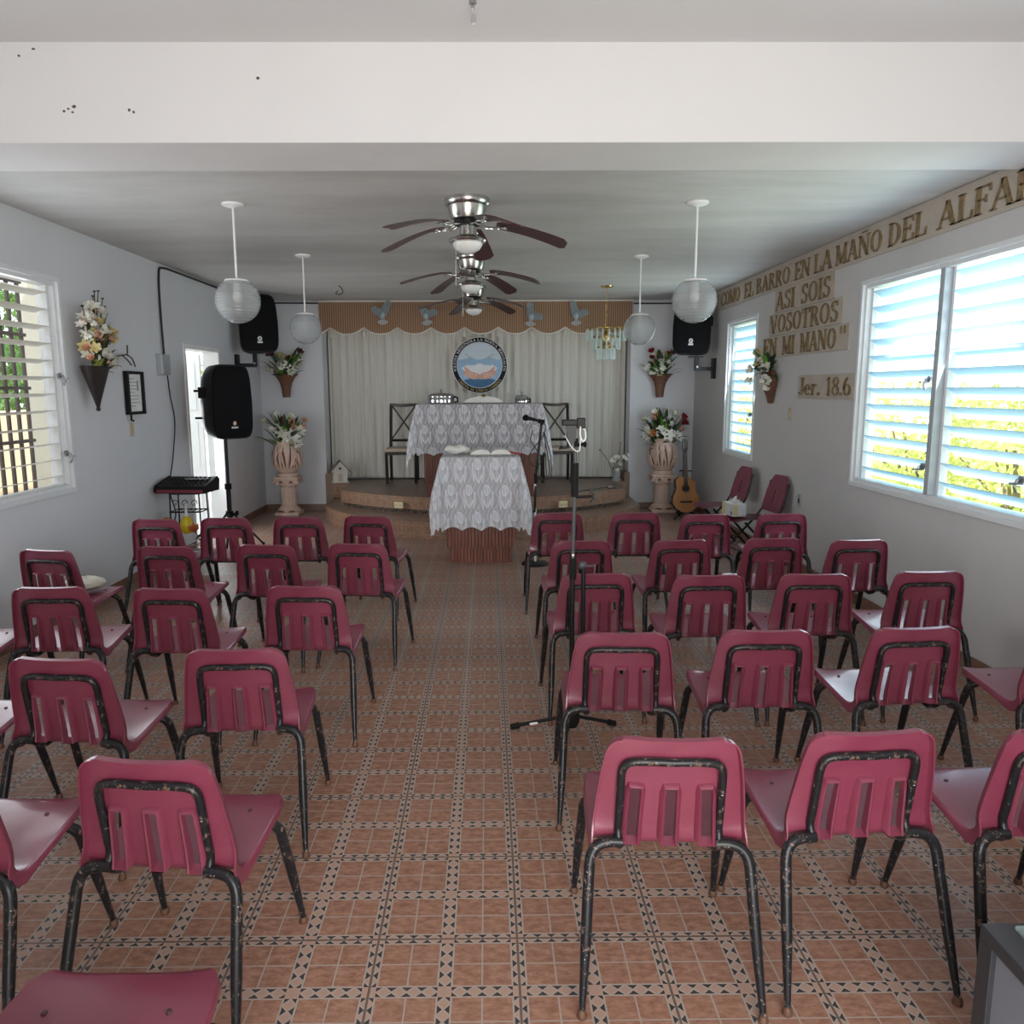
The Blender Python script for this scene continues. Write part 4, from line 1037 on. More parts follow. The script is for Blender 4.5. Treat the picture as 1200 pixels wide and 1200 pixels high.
# things on the altar
def tray(loc, r, h, label, n, handle):
    t = thing('communion_tray', label, 'tray', loc, 0, 'polished communion trays on the altar')
    bm = BM(); pr = [(0, 0), (r*1.02, 0), (r*1.05, .006)]
    for i in range(n): z = .006+h*i/n; pr += [(r, z+.004), (r, z+h/n-.008), (r*1.03, z+h/n-.003)]
    lathe(bm, pr+[(0, h)], 40); obj('tray_stack', bm, 'steel', t, True)
    bm = BM(); lathe(bm, [(r*1.03, h), (r*1.0, h+.012), (r*.8, h+.030), (r*.35, h+.042), (.012, h+.046), (.008, h+.058), (.016, h+.068), (.012, h+.082), (0, h+.086)], 36); obj('lid', bm, 'steel', t, True)
    if handle:
        bm = BM(); tube(bm, [(r*1.0, -.03, h*.9), (r*1.22, -.03, h*.8), (r*1.25, -.03, h*.2), (r*1.02, -.03, .01)], .012, 8); obj('handle', bm, 'black', t, True)
    return t
tray((-.565, 9.70, 1.546), .165, .085, 'larger polished steel communion tray stack on the left of the altar', 2, True)
tray((.43, 9.66, 1.546), .085, .055, 'smaller polished steel tray on the right of the altar', 1, True)
t = thing('glass_cruet', 'small clear glass cruet behind the smaller tray on the altar', 'cruet', (.40, 9.86, 1.546))
bm = BM(); lathe(bm, [(0, 0), (.04, 0), (.045, .03), (.042, .07), (.018, .10), (.018, .125), (.028, .135), (0, .135)], 20); obj('body', bm, 'clear_glass', t, True)
bm = BM(); ball(bm, (0, 0, .155), .022, 12); obj('stopper', bm, 'clear_glass', t, True)
t = thing('altar_book', 'open white-paged book lying in the middle of the altar', 'book', (-.04, 9.72, 1.546))
bm = BM(); prism(bm, [(-.24, .006)]+[((u-.5)*.48, .010+.075*abs(sin(PI*u))**.6*(1-.2*math.exp(-((u-.5)/.05)**2))) for u in [i/30 for i in range(31)]]+[(.24, .006)], -.16, .16, 'y'); obj('pages', bm, 'cloth_white', t, True)
bm = BM(); box(bm, -.25, .25, -.17, .17, 0, .008, .003); obj('cover', bm, 'cloth_beige', t)
bm = BM(); lathe(bm, [(0, 0), (.022, .004), (.026, .02), (.012, .034), (0, .036)], 12, (0, -.10, .075)); obj('clasp', bm, 'brass', t, True)

# X-backed chairs behind the altar
def xchair(loc, label):
    t = thing('cross_back_chair', label, 'chair', loc, R(180), 'dark cross-back chairs on the stage')
    def leg(pts, r=.017): 
        bm = BM(); tube(bm, pts, r, 4, flat=(1.25, 1.25)); obj('leg', bm, 'darkwood', t)
    for s in (-1, 1):
        leg([(s*.20, .20, 0), (s*.205, .205, .42)])
        bm = BM(); tube(bm, spline([(s*.19, -.22, 0), (s*.19, -.20, .42), (s*.185, -.23, .75), (s*.18, -.28, 1.10)], 4), .017, 4, flat=(1.2, 1.2)); obj('leg', bm, 'darkwood', t)
    bm = BM(); box(bm, -.225, .225, -.215, .225, .40, .44, .006); obj('seat_frame', bm, 'darkwood', t)
    bm = BM(); box(bm, -.215, .215, -.20, .22, .44, .49, .018); obj('seat_cushion', bm, 'seat_cream', t, True)
    bm = BM()
    tube(bm, spline([(-.18, -.28, 1.09), (0, -.30, 1.075), (.18, -.28, 1.09)]), .019, 6, flat=(1, 1.3)); tube(bm, [(-.187, -.215, .58), (.187, -.215, .58)], .016, 4, flat=(1.2, 1)); obj('back_rail', bm, 'darkwood', t, True)
    bm = BM(); tube(bm, [(-.18, -.222, .59), (0, -.255, .84), (.175, -.285, 1.08)], .0115, 6); tube(bm, [(.18, -.222, .59), (0, -.252, .84), (-.175, -.285, 1.08)], .0115, 6); obj('cross_slat', bm, 'darkwood', t)
    return t
xchair((-1.20, 11.03, .412), 'dark cross-back chair with cream seat on the stage, left of the altar')
xchair((.985, 11.03, .412), 'dark cross-back chair with cream seat on the stage, right of the altar')

# ------------------------------------------------------------------ flowers
def petal(bm, c, d, up, L, W, cup=.3, n=3):
    d = d.normalized(); s = d.cross(up); s = s.normalized() if s.length > 1e-4 else d.orthogonal().normalized(); u = s.cross(d)
    rows = []
    for k in range(n+1):
        t = k/n; w = W*.5*(sin(PI*(.12+.80*t)))
        q = c+d*L*t+u*L*cup*t*t
        rows.append([bm.verts.new(q-s*w+u*w*.3), bm.verts.new(q), bm.verts.new(q+s*w+u*w*.3)])
    for A, B in zip(rows, rows[1:]):
        for i in range(2): bm.faces.new((A[i], A[i+1], B[i+1], B[i]))
def bloom(c, d, r, kind):
    bm = BM(); d = d.normalized(); a = d.orthogonal().normalized(); b = d.cross(a)
    if kind == 'rose':
        ball(bm, c+d*r*.15, r*.28, 6)
        for ring, (n, tilt, L) in enumerate(((3, 1.5, .75), (5, 1.0, .9), (6, .55, 1.0))):
            for k in range(n):
                th = 2*PI*k/n+ring*.5; o = a*cos(th)+b*sin(th)
                petal(bm, c+o*r*.08*ring, o*cos(tilt)+d*sin(tilt), d, r*L, r*.95, .35)
    elif kind == 'lily':
        for k in range(6):
            th = 2*PI*k/6; o = a*cos(th)+b*sin(th); petal(bm, c, o*.8+d*.55, d, r*1.3, r*.8, -.2)
        ball(bm, c+d*r*.15, r*.16, 6)
    else:                                              # cluster of small florets
        ball(bm, c, r*.42, 8)
        for k in range(9):
            v = rv(); v = (v+d*.6).normalized(); q = c+v*r*.55
            for j in range(5):
                th = 2*PI*j/5; aa = v.orthogonal().normalized(); bb = v.cross(aa); petal(bm, q, aa*cos(th)+bb*sin(th)+v*.3, v, r*.42, r*.36, .1, 2)
    return bm
def bouquet(name, label, loc, stems, leaves, group=None, rootz=0., cat='flowers', fill=0):
    """stems: (x, y, z, r, kind, material) blooms; leaves: (x, y, z, width, material) leaf tips, local"""
    t = thing(name, label, cat, loc, 0, group); st = BM(); root = Vector((0, 0, rootz))
    base = [q for q in stems if q[3] > .04]
    for k in range(fill):
        q = base[k % len(base)]; stems = stems+[(q[0]*.8+rnd.uniform(-.06, .06), q[1]+rnd.uniform(-.03, .03), q[2]*.85+rnd.uniform(-.05, .05), q[3]*.8, 'cluster' if k % 2 else q[4], q[5] if k % 3 else 'petal_w')]
        leaves = leaves+[(q[0]*1.1+rnd.uniform(-.10, .10), q[1]-.06-.04*h_, q[2]*.95+rnd.uniform(-.08, .08), .055, 'leafd' if (k+h_) % 3 else 'leafg') for h_ in (0, 1)]
    for x, y, z, r, kind, m in stems:
        p = Vector((x, y, z)); d = (p-root); d = Vector((d.x, d.y-.10, max(.12, d.z*.6)))
        tube(st, spline([root+Vector((x, y, 0))*.1, root.lerp(p, .55)+Vector((0, 0, .04)), p], 3), .004, 5)
        obj('flower', bloom(p, d, r*(1.12 if r > .03 else 1), kind), m, t, True)
    obj('stems', st, 'stem', t)
    by = {}
    for x, y, z, w, m in leaves:
        bm = by.setdefault(m, BM()); p = Vector((x, y, z)); q = root.lerp(p, .30); L = (p-q).length
        d = p-q; n = 5; s = d.cross(Vector((0, 0, 1))); s = s.normalized() if s.length > 1e-4 else Vector((1, 0, 0)); rows = []
        for k in range(n+1):
            u = k/n; c = q+d*u+Vector((0, 0, 1))*L*.22*sin(PI*u*.9); ww = w*.5*sin(PI*(.06+.92*u))
            rows.append([bm.verts.new(c-s*ww), bm.verts.new(c-Vector((0, 0, ww*.3))), bm.verts.new(c+s*ww)])
        for A, B in zip(rows, rows[1:]):
            for i in range(2): bm.faces.new((A[i], A[i+1], B[i+1], B[i]))
    for m, bm in by.items(): obj('leaves', bm, m, t, True)
    return t
def rleaves(n, R_, z0, z1, w, mats, flat=.5):
    out = []
    for i in range(n):
        a = 2*PI*i/n+rnd.random()*.5; r = R_*(.7+.45*rnd.random()); out.append((r*cos(a), r*sin(a)*flat, z0+(z1-z0)*rnd.random(), w*(.7+.6*rnd.random()), mats[i % len(mats)]))
    return out

# pedestal columns with carved urns
def column(loc, label):
    t = thing('pedestal_column', label, 'pedestal', loc, 0, 'cream pedestal columns')
    bm = BM(); box(bm, -.165, .165, -.165, .165, 0, .045, .008); lathe(bm, [(0, .045), (.16, .045), (.165, .06), (.15, .085), (.13, .10), (.118, .115), (0, .115)], 32); obj('base', bm, 'stone', t, True)
    bm = BM(); lathe(bm, [(0, .11), (.108, .11), (.104, .40), (0, .40)], 96, mod=lambda a, z: 1-.07*max(0, cos(a*16))); obj('fluted_shaft', bm, 'stone', t, True)
    bm = BM(); lathe(bm, [(0, .39), (.11, .39), (.125, .41), (.12, .43), (0, .43)], 32); box(bm, -.155, .155, -.13, .13, .43, .50, .01); box(bm, -.165, .165, -.15, .15, .50, .53, .008)
    for sx in (-1, 1):
        for y in (-.145, .145):
            pts = [Vector((sx*.125+(.052-.006*k)*cos(k*.75)*sx, y, .447+(.052-.006*k)*sin(k*.75))) for k in range(8)]
            tube(bm, pts, .011, 6)
    obj('capital', bm, 'stone', t, True)
    bm = BM()
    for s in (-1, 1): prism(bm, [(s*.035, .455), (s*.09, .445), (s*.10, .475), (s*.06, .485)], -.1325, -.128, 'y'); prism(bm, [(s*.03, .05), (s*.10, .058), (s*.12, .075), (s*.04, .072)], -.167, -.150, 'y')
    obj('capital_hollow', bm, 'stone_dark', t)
    return t
def urn(loc, label):
    t = thing('carved_urn', label, 'urn', loc, 0, 'carved cream urns')
    bm = BM(); lathe(bm, [(0, 0), (.135, 0), (.145, .02), (.14, .05), (.118, .062), (.155, .10), (.185, .18), (.192, .27), (.182, .36), (.16, .42), (.150, .46), (.158, .50), (.148, .505), (.13, .46), (.12, .40), (0, .40)], 48,
                     mod=lambda a, z: 1+(.02*sin(a*9+z*26)*sin(a*5-z*30) if .1 < z < .42 else 0)); obj('body', bm, 'stone', t, True)
    # carved lily leaves: dark brown strips between raised leaf ridges
    bm = BM(); bd = BM(); rr = random.Random(5)
    def rad(z): 
        P = [(.06, .12), (.10, .155), (.18, .185), (.27, .192), (.36, .182), (.42, .16), (.46, .150)]
        for (a, ra), (b, rb) in zip(P, P[1:]):
            if a <= z <= b: return ra+(rb-ra)*(z-a)/(b-a)
        return .15
    for k in range(24):
        a = 2*PI*k/24; lean = rr.uniform(-.55, .55); z1 = rr.uniform(.24, .45)
        pts = [Vector(((rad(z)+.006)*cos(a+lean*(u**1.5)), (rad(z)+.006)*sin(a+lean*(u**1.5)), z)) for u, z in [(i/7, .12+(z1-.12)*i/7) for i in range(8)]]
        tube(bm, pts, [.006, .012, .015, .016, .014, .011, .007, .003], 7)
        a2 = a+PI/24; pts = [Vector(((rad(z)+.001)*cos(a2+lean*.6*u), (rad(z)+.001)*sin(a2+lean*.6*u), z)) for u, z in [(i/5, .13+(z1-.15)*i/5) for i in range(6)]]
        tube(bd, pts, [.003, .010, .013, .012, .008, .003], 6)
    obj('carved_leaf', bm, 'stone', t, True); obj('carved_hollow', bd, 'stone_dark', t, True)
    bm = BM(); tube(bm, [(.121*cos(a), .121*sin(a), .058) for a in [2*PI*i/40 for i in range(40)]], .004, 6, closed=True); obj('waist_line', bm, 'stone_dark', t)
    return t
PLx, PRx = -2.76, 2.455
column((PLx, 10.72, 0), 'cream fluted pedestal column by the end wall, left of the stage')
column((PRx, 10.80, 0), 'cream fluted pedestal column by the end wall, right of the stage beside the guitar')
urn((PLx, 10.72, .531), 'carved cream urn on the pedestal left of the stage')
urn((PRx, 10.80, .531), 'carved cream urn on the pedestal right of the stage')
bouquet('flower_arrangement', 'white and pink artificial flowers with long leaves in the urn left of the stage', (PLx, 10.70, .975),
        [(-.25, -.05, .32, .06, 'rose', 'petal_w'), (-.12, 0, .40, .07, 'cluster', 'petal_w'), (-.03, -.03, .33, .05, 'rose', 'petal_r'), (.09, 0, .38, .07, 'cluster', 'petal_w'), (.10, -.08, .28, .06, 'rose', 'petal_p'), (.25, -.02, .31, .055, 'rose', 'petal_p'),
         (-.10, -.10, .22, .07, 'lily', 'petal_w'), (.12, -.12, .12, .08, 'lily', 'petal_w'), (-.01, -.12, .14, .06, 'lily', 'petal_w'), (.20, -.08, .18, .07, 'lily', 'petal_w'), (-.17, -.06, .27, .05, 'cluster', 'petal_w'), (.17, -.1, .02, .06, 'lily', 'petal_w')],
        [(-.43, -.08, .08, .09, 'leafg'), (-.30, -.12, .05, .09, 'leafg'), (-.22, -.13, .06, .10, 'leafg'), (.0, -.14, .24, .12, 'leafg'), (.06, -.12, .20, .10, 'leafg'), (-.33, -.02, .20, .06, 'leafd'), (.30, -.06, .10, .07, 'leafd'), (.30, 0, .2, .06, 'leafd'), (.20, -.12, -.12, .05, 'leafd'), (-.02, .0, .30, .08, 'leafd')]
        + rleaves(14, .26, .08, .34, .06, ['leafd', 'leafd', 'leafd', 'leafg']), 'flowers in the carved urns', -.10, fill=20)
bouquet('flower_arrangement', 'white, orange and red artificial flowers in the urn right of the stage', (PRx, 10.78, .975),
        [(-.13, 0, .42, .075, 'cluster', 'petal_w'), (-.25, -.05, .30, .075, 'rose', 'petal_w'), (-.12, -.03, .37, .045, 'rose', 'petal_o'), (.02, -.04, .42, .055, 'rose', 'petal_w'), (.03, -.09, .33, .055, 'rose', 'petal_w'), (.05, -.1, .24, .055, 'rose', 'petal_w'), (.14, 0, .40, .07, 'cluster', 'petal_w'), (.25, -.02, .34, .06, 'rose', 'petal_r'), (.27, -.05, .26, .055, 'rose', 'petal_r'),
         (-.16, -.12, .12, .06, 'rose', 'petal_o'), (-.24, -.08, .12, .06, 'lily', 'petal_w'), (.02, -.14, .10, .075, 'lily', 'petal_w'), (.16, -.12, .08, .065, 'lily', 'petal_w'), (-.07, -.12, .18, .05, 'lily', 'petal_w'), (.2, -.1, .18, .045, 'rose', 'petal_p')],
        [(-.42, -.08, .17, .09, 'leafg'), (-.36, -.08, .06, .08, 'leafg'), (-.30, -.10, -.04, .05, 'leafd'), (-.24, -.12, -.12, .04, 'leafd'), (.36, -.06, .06, .05, 'leafd'), (.38, -.08, .0, .04, 'leafd'), (.2, -.1, .26, .08, 'leafd')]
        + rleaves(20, .25, .05, .36, .07, ['leafd', 'leafd', 'leafd', 'leafg']), 'flowers in the carved urns', -.10, fill=20)

# wall baskets either side of the stage
def wbasket(loc, label, mat):
    t = thing('wall_basket', label, 'planter', loc, 0, 'brown trumpet baskets on the end wall')
    bm = BM(); pr = [(0, 0), (.052, 0), (.056, .04), (.065, .12), (.085, .20), (.125, .27), (.168, .315), (.172, .322), (.15, .32), (.10, .27), (0, .22)]
    vs = lathe(bm, pr, 30); xf(bm, vs, T(0, -.002, 0) @ Matrix.Diagonal((1, .55, 1, 1)))
    obj('body', bm, mat, t, True); bm = BM(); tube(bm, [(.168*cos(a), .168*.55*sin(a), .318) for a in [2*PI*i/30 for i in range(30)]], .009, 6, closed=True); obj('rim', bm, 'rosewood', t, True)
    return t
wbasket((-2.80, YB-.10, 1.612), 'brown trumpet-shaped wall basket left of the stage, under the left wall speaker', 'basket')
wbasket((2.43, YB-.10, 1.592), 'brown trumpet-shaped wall basket right of the stage, above the guitar', 'basket')
bouquet('flower_bunch', 'burgundy and white flowers in the wall basket left of the stage', (-2.80, YB-.10, 1.91),
        [(-.19, -.02, .28, .06, 'rose', 'petal_m'), (-.06, 0, .26, .055, 'rose', 'petal_y'), (.20, -.02, .31, .06, 'rose', 'petal_m'), (.06, -.02, .22, .05, 'rose', 'petal_m'), (.12, 0, .25, .05, 'rose', 'petal_y'), (-.02, -.10, .14, .085, 'cluster', 'petal_w'), (.20, -.06, .16, .065, 'rose', 'petal_w'), (-.22, -.06, .14, .06, 'lily', 'petal_w'), (.10, -.1, .08, .055, 'lily', 'petal_w'), (-.15, -.08, .06, .05, 'rose', 'petal_w')],
        [(-.30, -.03, .12, .06, 'leafd'), (.28, -.03, .05, .05, 'leafd'), (.0, -.1, .06, .08, 'leafd'), (-.2, -.06, .0, .06, 'leafd'), (.16, -.08, .02, .06, 'leafd')]+rleaves(16, .24, .04, .22, .06, ['leafd', 'leafd', 'leafy'], .35), 'flowers in the wall baskets', -.06, fill=16)
bouquet('flower_bunch', 'red and white flowers in the wall basket right of the stage', (2.43, YB-.10, 1.89),
        [(-.12, 0, .32, .055, 'rose', 'petal_r'), (-.11, -.03, .24, .05, 'rose', 'petal_r'), (.15, 0, .30, .055, 'rose', 'petal_r'), (.0, -.08, .17, .08, 'cluster', 'petal_w'), (.10, -.08, .16, .07, 'cluster', 'petal_w'), (-.18, -.06, .10, .055, 'lily', 'petal_w'), (-.10, -.09, .06, .05, 'lily', 'petal_w'), (-.02, 0, .28, .05, 'rose', 'petal_y'), (.08, 0, .29, .045, 'rose', 'petal_y')],
        [(-.34, -.03, .14, .03, 'leafd'), (-.28, -.03, .06, .04, 'leafd'), (.30, -.03, .08, .04, 'leafd'), (.32, -.03, .03, .03, 'leafd'), (.0, 0, .32, .06, 'leafy'), (.10, 0, .30, .06, 'leafy'), (.0, -.1, .05, .07, 'leafd')]+rleaves(16, .22, .04, .24, .05, ['leafd', 'leafd', 'leafy'], .35), 'flowers in the wall baskets', -.06, fill=16)

# dark cone on the left wall with orchids, and the small twig holder beside it
t = thing('wall_cone', 'dark pointed wall cone holding orchids on the left wall', 'planter', (XL+.012, 6.24, 1.565))
bm = BM(); vs = lathe(bm, [(0, 0), (.015, .005), (.05, .09), (.12, .24), (.165, .335), (.15, .33), (.05, .14), (0, .10)], 24); xf(bm, vs, Matrix.Diagonal((.55, 1, 1, 1))); xf(bm, vs, T(.085, 0, 0)); obj('cone', bm, 'cone_dark', t, True)
bm = BM(); ball(bm, (.085, 0, 0), .018, 10); obj('finial', bm, 'cone_dark', t, True)
P = []
for i in range(60):
    a = rnd.uniform(-.20, .20); z = rnd.uniform(.02, .44); P.append((rnd.uniform(.0, .09), a*(1-.9*max(0, z-.15)), z, rnd.uniform(.034, .048), 'cluster' if i % 3 == 1 else ('rose' if i % 2 else 'lily'), ['petal_w', 'petal_w', 'petal_y', 'petal_w', 'petal_w', 'petal_p', 'petal_w'][i % 7] if z > .2 else ['petal_w', 'petal_p', 'petal_y', 'petal_w'][i % 4]))
P += [(.05, y, z, .016, 'rose', 'stem') for y, z in ((-.22, .43), (-.02, .56), (.04, .57), (.1, .52), (.12, .46), (.20, .30), (-.05, .52))]
bouquet('orchid_bunch', 'cream and yellow orchids in the dark cone on the left wall', (XL+.10, 6.24, 1.90), P, [(.06, .28, .05, .03, 'leafd'), (.06, .34, -.02, .03, 'leafd'), (.06, .18, -.06, .03, 'leafd'), (.08, -.2, .02, .03, 'leafd'), (.08, .1, .02, .04, 'leafd')]+[(.09, rnd.uniform(-.22, .22), rnd.uniform(0, .4), .035, 'leafy' if i % 2 else 'leafd') for i in range(18)], None, -.08)
t = thing('twig_holder', 'small beige holder with a dry twig beside the orchids', 'ornament', (XL, 6.60, 1.89))
bm = BM(); lathe(bm, [(0, 0), (.04, 0), (.055, .10), (.045, .10), (0, .04)], 14, (.06, 0, 0)); obj('cup', bm, 'cloth_beige', t, True)
bm = BM()
for pts in ([(.06, 0, .08), (.06, .10, .105), (.06, .30, .13)], [(.06, .0, .09), (.06, -.03, .16)], [(.06, .30, .13), (.06, .31, .21)], [(.06, .28, .13), (.06, .38, .10), (.06, .44, .03)], [(.06, .2, .12), (.06, .30, .08), (.06, .36, .04)]): tube(bm, spline(pts, 4), .006, 5)
obj('twig', bm, 'stem', t, True)

# framed notice, switches, junction box, cables
t = thing('framed_notice', 'small black framed notice leaning from the left wall', 'frame', (XL, 7.07, 1.69))
A_ = [(-.165, .165, -.19, -.165), (-.165, .165, .165, .19), (-.165, -.135, -.165, .165), (.135, .165, -.165, .165)]
bm = BM()
for y0, y1, z0, z1 in A_: box(bm, .004, .045, y0, y1, z0, z1, .003)
obj('frame', bm, 'black', t)
bm = BM(); box(bm, .004, .022, -.137, .137, -.167, .167); obj('notice', bm, 'paper', t)
bm = BM()
for k in range(9): box(bm, .022, .0235, -.10, (.05+.05*rnd.random()) if k % 4 else .0, .12-.030*k, .128-.030*k)
box(bm, .022, .0235, .05, .085, .02, .11); obj('printed_text', bm, 'paper_grey', t)
bm = BM(); tube(bm, [(.03, -.12, -.185), (.03, -.12, -.24), (.04, -.10, -.245)], .010, 6); obj('clip', bm, 'black', t)
def plate(name, label, cat, loc, side, m1, m2):
    t = thing(name, label, cat, loc); bm = BM(); box(bm, *sorted((0, .008*side)), -.037, .037, -.06, .06, .003); obj('plate', bm, m1, t)
    bm = BM(); box(bm, *sorted((.008*side, .014*side)), -.010, .010, -.022, .022, .002); obj('toggle' if cat == 'switch' else 'socket', bm, m2, t)
plate('light_switch', 'tan light switch plate on the left wall under the framed notice', 'switch', (XL, 7.0, 1.365), 1, 'ivory', 'ivory')
plate('light_switch', 'tan light switch plate on the right wall below the heart-shaped basket', 'switch', (XR, 7.54, 1.46), -1, 'ivory', 'ivory')
plate('wall_outlet', 'dark outlet plate low on the right wall behind the folding chairs', 'outlet', (XR, 7.20, .66), -1, 'metal_box', 'black')
t = thing('junction_box', 'grey electrical box on the left wall beside the door', 'box', (XL, 7.73, 1.96)); bm = BM(); box(bm, 0, .055, -.10, .10, -.10, .10, .006); obj('box_body', bm, 'metal_box', t)
bm = BM(); box(bm, .055, .060, -.09, .09, -.09, .09, .003); obj('cover', bm, 'metal_box', t)
bm = BM(); tube(bm, spline([(XL+.02, 7.78, 2.05), (XL+.014, 7.78, 2.5), (XL+.014, 7.80, 2.82), (XL+.014, 7.90, 2.895), (XL+.014, 8.4, 2.905), (XL+.014, 9.8, 2.905), (XL+.014, 11.0, 2.905), (XL+.06, YB-.012, 2.905), (-2.7, YB-.012, 2.905), (AL-.03, YB-.012, 2.90)], 4), .011, 6)
tag(obj('power_cable', bm, 'cable', None, True), 'black cable running up the left wall and along the ceiling edge to the stage', 'cable')
bm = BM(); tube(bm, [(AR+.02, YB-.012, 2.885), (XR-.02, YB-.012, 2.885)], .011, 6); tag(obj('power_cable', bm, 'cable', None, True), 'black cable along the ceiling edge right of the stage', 'cable')
bm = BM(); tube(bm, spline([(XL+.03, 7.80, 1.86), (XL+.02, 7.86, 1.66), (XL+.02, 7.93, 1.40), (XL+.03, 7.80, 1.05), (XL+.04, 7.66, .83), (XL+.05, 7.62, .70), (XL+.06, 7.70, .5), (XL+.05, 7.62, .32), (XL+.05, 7.7, .02)], 6), .007, 6)
tag(obj('power_cable', bm, 'cable', None, True), 'thin black cord hanging from the grey box down behind the mixer', 'cord')

# heart-shaped basket on the right wall
t = thing('heart_basket', 'brown half-heart wall basket beside the narrow window', 'planter', (XR-.008, 8.02, 1.575))
bm = BM(); pr = [(-.03, -.02), (-.005, -.02), (.01, .04), (.08, .09), (.17, .14), (.225, .20), (.235, .26), (.20, .31), (.12, .335), (.03, .32), (-.06, .31), (-.11, .27), (-.12, .20), (-.085, .11), (-.045, .06)]
prism(bm, [(y, z) for y, z in pr], -.055, 0, 'x'); bmesh.ops.bevel(bm, geom=bm.edges[:], offset=.010, segments=3, profile=.5, affect='EDGES'); obj('basket', bm, 'basket', t, True)
bouquet('flower_bunch', 'yellow, white and dark flowers in the half-heart basket on the right wall', (XR-.07, 8.02, 1.88),
        [(-.03, .22, .19, .065, 'cluster', 'petal_y'), (-.03, .20, .08, .06, 'cluster', 'petal_y'), (-.05, -.05, .02, .05, 'lily', 'petal_w'), (-.06, -.10, -.08, .06, 'cluster', 'petal_w'), (-.06, -.12, -.16, .055, 'cluster', 'petal_w'), (-.05, .03, .10, .06, 'cluster', 'petal_w'), (-.05, .07, .0, .06, 'rose', 'leafd'), (-.04, .40, .03, .06, 'cluster', 'petal_w'), (-.04, .44, -.09, .05, 'cluster', 'petal_w')],
        [(-.03, -.30, .14, .04, 'leafd'), (-.03, -.34, .07, .04, 'leafd'), (-.03, -.26, .02, .04, 'leafd'), (-.03, -.05, .18, .05, 'leafd'), (-.03, .14, -.02, .06, 'leafy'), (-.03, .05, .16, .05, 'leafd')], None, -.02, fill=6)

# ------------------------------------------------------------------ loudspeakers
def speaker(loc, rot, W, H, D, label, group, mark):
    """front faces -y locally; origin at the bottom centre"""
    t = thing('loudspeaker', label, 'speaker', loc, rot, group)
    def outline(k, n=36):
        pts = []
        for i in range(n):
            a = 2*PI*i/n; c, s = cos(a), sin(a); e = .30
            x = abs(c)**e*(1 if c > 0 else -1)*W/2; z = abs(s)**e*(1 if s > 0 else -1)*H/2
            tz = z/(H/2); x *= (1-.13*max(0, tz)**1.8-.05*max(0, -tz)**3)*k
            pts.append((x, H/2+z*k))
        return pts
    bm = BM(); secs = [(-D*.40, 1.0), (-D*.30, 1.0), (0, .98), (D*.3, .84), (D*.48, .68), (D*.5, .60)]; rg = []
    for y, k in secs: rg.append([bm.verts.new((x, y, z)) for x, z in outline(k)])
    for A, B in zip(rg, rg[1:]):
        for i in range(len(A)): bm.faces.new((A[i], A[(i+1) % len(A)], B[(i+1) % len(A)], B[i]))
    bm.faces.new(rg[0]); bm.faces.new(rg[-1]); obj('cabinet', bm, 'black', t, True)
    bm = BM(); rg = []
    for y, k in ((-D*.40, .955), (-D*.445, .93), (-D*.47, .80), (-D*.475, .5)): rg.append([bm.verts.new((x, y, z)) for x, z in outline(k)])
    for A, B in zip(rg, rg[1:]):
        for i in range(len(A)): bm.faces.new((A[i], A[(i+1) % len(A)], B[(i+1) % len(A)], B[i]))
    bm.faces.new(rg[-1]); g = obj('grille', bm, 'grille', t, True)
    bm = BM(); zb = H*.155; yb = -D*.478
    if mark == 'round':
        prism(bm, [(.019*cos(a), zb+.045+.024*sin(a)) for a in [2*PI*i/16 for i in range(16)]], yb-.003, yb+.01, 'y'); obj('badge', bm, 'petal_p', g)
        bm = BM(); prism(bm, [(.009*cos(a), zb+.046+.013*sin(a)) for a in [2*PI*i/6 for i in range(6)]], yb-.005, yb, 'y')
        for k in range(5): box(bm, -.036+.015*k, -.025+.015*k, yb-.003, yb+.01, zb-.006, zb+.012-.004*(k % 2))
        obj('badge_lettering', bm, 'ring_white', g)
    else:
        for a in range(2):
            pts = [((.022-.009*a)*cos(q), zb+.045+(.026-.011*a)*sin(q)) for q in [2*PI*i/14 for i in range(14)]]
            tube(bm, [(x, yb-.002, z) for x, z in pts], .005, 5, closed=True)
        box(bm, -.030, .030, yb-.004, yb+.01, zb-.010, zb+.012); obj('badge', bm, 'ring_white', g)
    for s in (-1, 1):
        bm = BM(); box(bm, s*W*.49-.012, s*W*.49+.012, -.02, .09, H*.55, H*.70, .008); obj('side_handle', bm, 'rubber', t)
    return t
sp = speaker((-2.775, 8.30, 1.205), R(48), .47, .77, .40, 'black loudspeaker on a tripod stand by the side door', 'black loudspeakers', 'round')
for z in (.22, .50): bm = BM(); tube(bm, [(-.21, .08, z), (-.275, .11, z)], .012, 8); obj('side_knob', bm, 'rubber', sp)
t = thing('speaker_stand', 'black tripod stand carrying the loudspeaker by the side door', 'stand', (-2.79, 8.32, 0))
bm = BM(); tube(bm, [(0, 0, .28), (0, 0, 1.20)], .019, 12); obj('pole', bm, 'black_metal', t, True)
bm = BM(); tube(bm, [(0, 0, .08), (0, 0, .70)], .026, 12); obj('outer_tube', bm, 'black_metal', t, True)
bm = BM(); cyl(bm, .036, .66, .72, n=16); cyl(bm, .04, .36, .42, n=16); obj('collar', bm, 'rubber', t, True)
bm = BM(); tube(bm, [(.03, -.01, .39), (.085, -.02, .40)], .010, 8); cyl(bm, .028, 0, .022, n=10); xf(bm, list(bm.verts)[-20:], T(.075, -.02, .40) @ RY(R(90))); obj('knob', bm, 'rubber', t)
